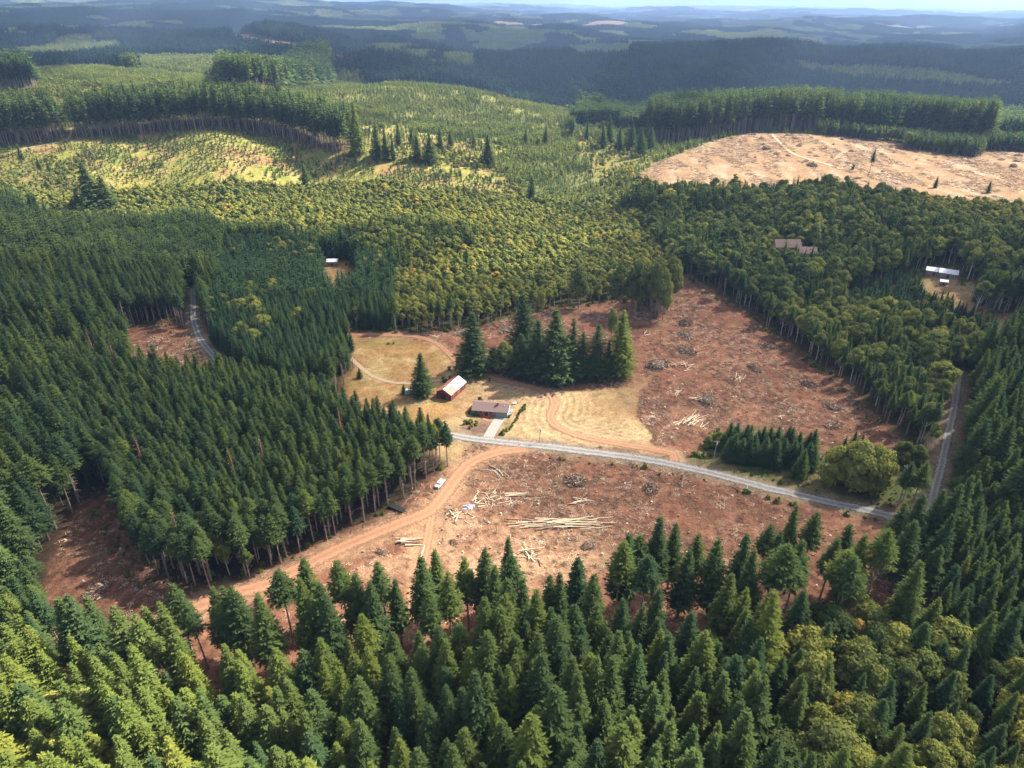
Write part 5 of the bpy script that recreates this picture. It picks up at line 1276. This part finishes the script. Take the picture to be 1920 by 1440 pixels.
# other roofs far off
def shed(u, v, L, W_, e, r_, rz, roofm, wallm, nm, label, cat):
    wallm = M['wall_p'] if nm == 'shed' else wallm; p = P(u, v); t_ = thing(nm, label, cat, (p[0], p[1], p[2]), rz); box_walls(L, W_, e, r_, wallm, t_); part('roof', gable(L, W_, e, r_ + .05, .4), [roofm], t_)
    boxp('door', (0, -W_ / 2 - .05, 1.05), (1.1, .1, 2.1), M['glass'], t_)
    for x_ in (-.3, .3): f = boxp('window', (L * x_, -W_ / 2 - .04, 1.5), (1.2, .08, 1.0), M['trim'], t_); boxp('pane', (L * x_, -W_ / 2 - .10, 1.5), (1.0, .04, .8), M['glass'], f)
    return t_
M['white_roof'] = mat_plain("white_metal_roof", (.7, .71, .74), .4, var=.05)
shed(624, 497, 7, 5, 3.4, 4.6, 0.05, M['white_roof'], M['trim'], 'shed', "white-roofed shed half hidden in the alders left of centre", 'shed')
shed(1470, 484, 17, 10, 9.5, 13.5, -.05, M['roof_b'], M['wall_p'], 'house', "tall brown-roofed house in the trees above the red field", 'house')
shed(1506, 492, 13, 9, 8.0, 11.0, -.15, M['roof_b'], M['wall_p'], 'house', "lower brown-roofed wing house beside the dry yard in the trees", 'house')
shed(1750, 514, 9, 6, 3.0, 4.4, -.5, M['white_roof'], M['trim'], 'shed', "left of two white roofs in the right-hand trees", 'shed')
shed(1776, 518, 10, 7, 3.0, 4.6, -.5, M['white_roof'], M['trim'], 'shed', "right of two white roofs in the right-hand trees", 'shed')
shed(1768, 533, 4, 3, 2.2, 3.0, -.4, M['white_roof'], M['trim'], 'shed', "tiny white shed below the two white roofs", 'shed')
# ------------------------------------------------------------------ vehicles
M['paint'] = mat_plain("white_car_paint", (.62, .63, .65), .25, var=.02, spec=.5); M['tyre'] = mat_plain("tyre_rubber", (.02, .02, .02), .9); M['lamp'] = mat_plain("lamp_glass", (.6, .1, .08), .3); M['chrome'] = mat_plain("steel", (.5, .5, .52), .3, .8)
def truck(u, v, rz, label):
    p = P(u, v); gx, gy = p[:2]; r_ = thing('pickup_truck', label, 'pickup truck', (gx, gy, float(ground(gx, gy)) + .14), rz)
    mb = MB(); mb.box((0, 0, .68), (5.6, 1.95, .5)); mb.box((1.95, 0, 1.0), (1.6, 1.85, .28), taper=.95); 
    for s in (-1, 1): mb.box((-1.75, s * .92, 1.05), (2.1, .1, .42))
    mb.box((-2.76, 0, 1.05), (.08, 1.9, .42)); mb.box((-.68, 0, 1.05), (.08, 1.8, .42)); part('body', mb, [M['paint']], r_)
    mb = MB(); mb.box((.25, 0, 1.42), (1.9, 1.8, .75), taper=.84); cb = part('cab', mb, [M['paint']], r_)
    mb = MB(); mb.hexa([(1.14, -.8, 1.1), (1.19, -.8, 1.1), (1.19, .8, 1.1), (1.14, .8, 1.1), (1.0, -.7, 1.72), (1.05, -.7, 1.72), (1.05, .7, 1.72), (1.0, .7, 1.72)]); part('windscreen', mb, [M['glass']], cb)
    for s in (-1, 1): boxp('side_window', (.25, s * .85, 1.45), (1.4, .06, .42), M['glass'], cb)
    boxp('rear_window', (-.66, 0, 1.5), (.05, 1.3, .4), M['glass'], cb)
    for x_ in (-1.8, 1.8):
        for s in (-1, 1):
            mb = MB(); mb.tube([(x_, s * .78, .4), (x_, s * 1.0, .4)], .4, 14); w = part('wheel', mb, [M['tyre']], r_); mb = MB(); mb.tube([(x_, s * 1.0, .4), (x_, s * 1.02, .4)], .2, 10); part('rim', mb, [M['chrome']], w)
    for s in (-1, 1): boxp('headlight', (2.81, s * .7, .8), (.05, .3, .18), M['chrome'], r_); boxp('tail_light', (-2.83, s * .85, .95), (.05, .16, .3), M['lamp'], r_)
    boxp('bumper', (2.88, 0, .5), (.14, 1.9, .2), M['chrome'], r_); boxp('toolbox', (-.95, 0, 1.25), (.4, 1.6, .35), M['chrome'], r_)
p0 = P(817, 917); p1 = P(833, 899); truck(825, 910, math.atan2(p0[1] - p1[1], p0[0] - p1[0]), "white pickup truck parked on the dirt track beside the plantation edge")
p = P(745, 955); r_ = thing('flatbed_trailer', "dark flatbed trailer under the firs by the dirt track", 'trailer', (p[0], p[1], p[2]), 2.6)
boxp('bed', (0, 0, .8), (6.5, 2.3, .25), M['tyre'], r_); boxp('headboard', (3.2, 0, 1.3), (.12, 2.3, .9), M['tyre'], r_); boxp('drawbar', (-4.0, 0, .6), (1.8, .16, .16), M['tyre'], r_)
for x_ in (.6, 1.7):
    for s in (-1, 1): mb = MB(); mb.tube([(x_, s * .9, .36), (x_, s * 1.14, .36)], .36, 12); part('wheel', mb, [M['tyre']], r_)
p = P(769, 738); r_ = thing('camper_trailer', "white camper trailer behind the plantation edge by the lone fir", 'camper', (p[0], p[1], p[2]), .3)
mb = MB(); mb.box((0, 0, 1.5), (5.2, 2.2, 2.0), taper=.93); part('body', mb, [M['trim']], r_)
for x_ in (-1.3, 1.2): f = boxp('window', (x_, -1.1, 1.7), (1.0, .06, .6), M['trim'], r_); boxp('pane', (x_, -1.15, 1.7), (.85, .04, .48), M['glass'], f)
for s in (-1, 1): mb = MB(); mb.tube([(0, s * .85, .34), (0, s * 1.08, .34)], .34, 12); part('wheel', mb, [M['tyre']], r_)
boxp('drawbar', (3.0, 0, .5), (1.2, .12, .12), M['tyre'], r_)
# tarpaulin rubbish beside the log jumble
M['tarp'] = mat_plain("blue_white_tarp", (.42, .48, .62), .5, var=.5, scale=1.8)
for i, (u, v, s1, lb) in enumerate([(877, 952, 1.9, "crumpled blue and white tarpaulin by the log jumble"), (884, 949, 1.3, "smaller pale crumpled sheet touching the blue tarpaulin"), (845, 957, .9, "scrap of dark plastic left of the tarpaulin")]):
    p = P(u, v); q = np.random.default_rng(i); k = 12; gx, gy = np.meshgrid(np.linspace(-1, 1, k), np.linspace(-.6, .6, k)); zz = .35 * np.abs(q.normal(0, 1, (k, k))) * (1 - gx ** 2) * (1 - (gy / .6) ** 2) + .05
    ix = np.arange(k * k).reshape(k, k); me = np_mesh('tarpaulin', np.stack([gx + q.normal(0, .05, (k, k)), gy + q.normal(0, .05, (k, k)), zz], -1).reshape(-1, 3), np.stack([ix[:-1, :-1], ix[:-1, 1:], ix[1:, 1:], ix[1:, :-1]], -1).reshape(-1, 4), [M['tarp'] if i < 2 else M['tyre']])
    o = add_obj('tarpaulin', me, None, (p[0], p[1], float(ground(p[0], p[1])) + .05)); o.scale = (s1, s1, s1); tag(o, lb, "tarpaulin", "litter by the log jumble")
# utility poles
M['polew'] = mat_plain("pole_wood", (.40, .35, .30), .9, var=.15)
def pole(u, v, vt, label, tf=True):
    p = P(u, v); h = H + p[1] * float(slope_of(vt)) - p[2]; r_ = thing('utility_pole', label, 'utility pole', tuple(p), -.1, "utility poles along the road")
    mb = MB(); mb.tube([(0, 0, -.3), (0, 0, h)], [.17, .12], 8); part('shaft', mb, [M['polew']], r_)
    boxp('crossarm', (0, .16, h - .7), (2.2, .1, .14), M['polew'], r_)
    for s in (-1, 0, 1): mb = MB(); mb.tube([(s * .95, .16, h - .63), (s * .95, .16, h - .38)], .06, 6); part('insulator', mb, [M['trim']], r_)
    if tf: mb = MB(); mb.tube([(.38, 0, h - 2.0), (.38, 0, h - 1.1)], .24, 10); part('transformer', mb, [M['trim']], r_)
pole(1012, 829, 802, "utility pole between the mown field and the road"); pole(1338, 863, 826, "utility pole left of the young fir thicket"); pole(1690, 905, 872, "utility pole at the road bend on the right")
pole(1848 - 29, 556, 537, "short bare pole in the dry paddock", False)
o = shrub(1691, 906, 5, .5, "pale clump at the foot of the right utility pole", .6, "shrubs by the right pole")

# ------------------------------------------------------------------ clouds: broken cover overhead that lets the sun through in patches
LIT = [  # patches of sun on the land, (photo outline with canopy height), light 0..1
 ([(-900, 1010), (0, 1045), (90, 1110, 20), (160, 1130, 33), (330, 1170, 33), (560, 1230, 33), (700, 1440, 33), (760, 2300, 33), (-2500, 2300, 33)], 1.0),
 ([(300, 1150), (560, 1075), (680, 1035), (840, 940), (880, 860), (960, 850), (980, 940), (1150, 965), (1200, 1020), (1150, 1150), (700, 1200)], .68),
 ([(1120, 1240, 33), (1260, 1200, 33), (1330, 1440, 33), (1300, 2000, 33), (1050, 2000, 33)], .5),
 ([(840, 735), (1000, 715), (1200, 730), (1240, 850), (1000, 835), (860, 815)], .55),
 ([(1240, 770), (1350, 770), (1350, 810), (1240, 810)], .5),
 ([(-200, 330), (60, 300), (150, 268), (400, 232), (640, 266), (860, 296), (1010, 380), (960, 396), (600, 372), (300, 362), (150, 372), (-200, 380)], 1.0),
 ([(-300, 330, 10), (0, 335, 10), (300, 345, 10), (700, 350, 10), (1060, 370, 10), (1120, 400, 10), (1000, 425, 10), (700, 425, 10), (300, 420, 10), (0, 400, 10), (-300, 400, 10)], .85),
 ([(640, 236), (860, 230), (1060, 245), (1180, 240), (1230, 300), (1160, 400), (1000, 385), (940, 310), (700, 290)], .9),
 ([(520, 180), (560, 158), (760, 152), (900, 165), (1090, 210), (1060, 245), (840, 240), (640, 206)], .85),
 ([(850, 510, 12), (930, 440, 12), (1120, 414, 12), (1180, 428, 12), (1100, 460, 12), (1010, 492, 12)], 1.0),
 ([(1150, 340), (1300, 235), (1450, 225), (2100, 240), (2200, 390), (1900, 385), (1500, 352), (1240, 388)], 1.0),
 ([(-600, 175), (0, 180), (520, 196), (560, 185), (440, 145), (420, 100), (250, 98), (130, 118), (60, 150), (-500, 150)], .9),
 ([(-600, 230, 40), (0, 215, 40), (640, 230, 40), (640, 190, 44), (-600, 180, 44)], .7),
 ([(410, 60), (480, 62), (680, 110), (620, 120), (430, 82)], .9), ([(0, 75), (230, 75), (250, 118), (0, 118)], .8),
 ([(430, 165), (430, 110, 30), (560, 110, 30), (600, 165)], .35),
 ([(1500, 30), (1900, 40), (1900, 90), (1600, 60)], .9), ([(960, 40), (1500, 44), (1480, 62), (1000, 56)], .7),
]
ZC = 1250.0
LITW = [(polyW(p), w) for p, w in LIT]
def sun_share(x, y):
    s = np.full(x.shape, .0)
    far = np.clip(.42 + 2.4 * fbm(x / 1100 + 2, y / 1500, 411, 2), 0, 1) * smooth(3300, 4500, y); s = np.maximum(s, far)
    xw = x + 9 * fbm(x / 60, y / 60, 401, 2); yw = y + 9 * fbm(x / 60 + 9, y / 60, 402, 2)
    for poly, w in LITW:
        if len(poly) < 3: continue
        soft = 9 + .010 * np.abs(poly[:, 1].mean())
        m = (xw > poly[:, 0].min() - 2 * soft) & (xw < poly[:, 0].max() + 2 * soft) & (yw > poly[:, 1].min() - 2 * soft) & (yw < poly[:, 1].max() + 2 * soft)
        if not m.any(): continue
        xs, ys = xw[m], yw[m]; d = seg_dist(np.concatenate([poly, poly[:1]]), xs, ys); sg = np.where(inside(poly, xs, ys), d, -d)
        s[m] = np.maximum(s[m], w * smooth(-soft, soft * .6, sg))
    return s
# cloud grid: finer near the valley
gy1 = np.concatenate([np.arange(-900, 2600, 14.0), np.exp(np.linspace(math.log(2600), math.log(17000), 150))])
ux = np.linspace(-1, 1, 340); gx1 = np.sign(ux) * (np.abs(ux) ** 1.9) * 8500
CX, CY = np.meshgrid(gx1, gy1)
kx = SUND[0] / SUND[2]; ky = SUND[1] / SUND[2]
CX = CX + kx * (ZC - 15); CY = CY + ky * (ZC - 15)
thin = sun_share(CX - kx * (ZC - 15), CY - ky * (ZC - 15))
SHADE_T = 0.37
GYc = CY - ky * (ZC - 15); sh = SHADE_T - .10 * smooth(1150, 1500, GYc) * smooth(3600, 2800, GYc) - .02 * smooth(3000, 3800, GYc)
Tm = sh + (1 - sh) * thin
op = 1 - np.sqrt(Tm)                       # two faces, top and bottom
ny_, nx_ = CX.shape; bump = 5 * fbm(CX / 160, CY / 160, 421, 3); thk = 4 + 14 * op
top = np.stack([CX, CY, ZC + thk + bump * op * 2], -1).reshape(-1, 3); bot = np.stack([CX, CY, ZC - thk * .3 + bump * .3 * op], -1).reshape(-1, 3)
ix = np.arange(nx_ * ny_).reshape(ny_, nx_); F1 = np.stack([ix[:-1, :-1], ix[:-1, 1:], ix[1:, 1:], ix[1:, :-1]], -1).reshape(-1, 4)
cme = np_mesh("clouds", np.concatenate([top, bot]), np.concatenate([F1, F1[:, ::-1] + nx_ * ny_]), [bpy.data.materials.new("cloud")], None, True)
a = cme.attributes.new("cover", 'FLOAT', 'POINT'); a.data.foreach_set("value", np.concatenate([op.ravel(), op.ravel()]).astype(np.float32))
m = cme.materials[0]; m.use_nodes = True; t = m.node_tree; t.nodes.remove(t.nodes["Principled BSDF"])
at = t.nodes.new("ShaderNodeAttribute"); at.attribute_name = "cover"; tp = t.nodes.new("ShaderNodeBsdfTransparent"); df = t.nodes.new("ShaderNodeBsdfTranslucent"); df.inputs[0].default_value = (.9, .9, .92, 1)
d2 = t.nodes.new("ShaderNodeBsdfDiffuse"); d2.inputs[0].default_value = (.9, .9, .92, 1); m2 = t.nodes.new("ShaderNodeMixShader"); m2.inputs[0].default_value = .88
mx = t.nodes.new("ShaderNodeMixShader"); t.links.new(at.outputs["Fac"], mx.inputs[0]); t.links.new(tp.outputs[0], mx.inputs[1]); t.links.new(df.outputs[0], m2.inputs[1]); t.links.new(d2.outputs[0], m2.inputs[2]); t.links.new(m2.outputs[0], mx.inputs[2])
t.links.new(mx.outputs[0], t.nodes["Material Output"].inputs[0])
o = add_obj("clouds", cme); tag(o, "broken cloud cover with gaps letting the sun through", "clouds", kind="stuff")

# ------------------------------------------------------------------ air
zmin = float(GZ.min()) - 1; zmax = max(float(GZ.max()) + 60, H + 15)
mb = MB(); mb.box((0, 16800, (zmin + zmax) / 2), (104000, 34200, zmax - zmin))
hm = bpy.data.materials.new("haze_air"); hm.use_nodes = True; t = hm.node_tree; t.nodes.remove(t.nodes["Principled BSDF"])
pv = t.nodes.new("ShaderNodeVolumePrincipled"); pv.inputs["Color"].default_value = (.40, .60, 1.0, 1); pv.inputs["Density"].default_value = 0.00007; pv.inputs["Anisotropy"].default_value = .2
t.links.new(pv.outputs[0], t.nodes["Material Output"].inputs["Volume"])
o = add_obj("haze", mb.mesh("haze", [hm])); tag(o, "thin blue haze filling the valley air", "haze", kind="stuff")
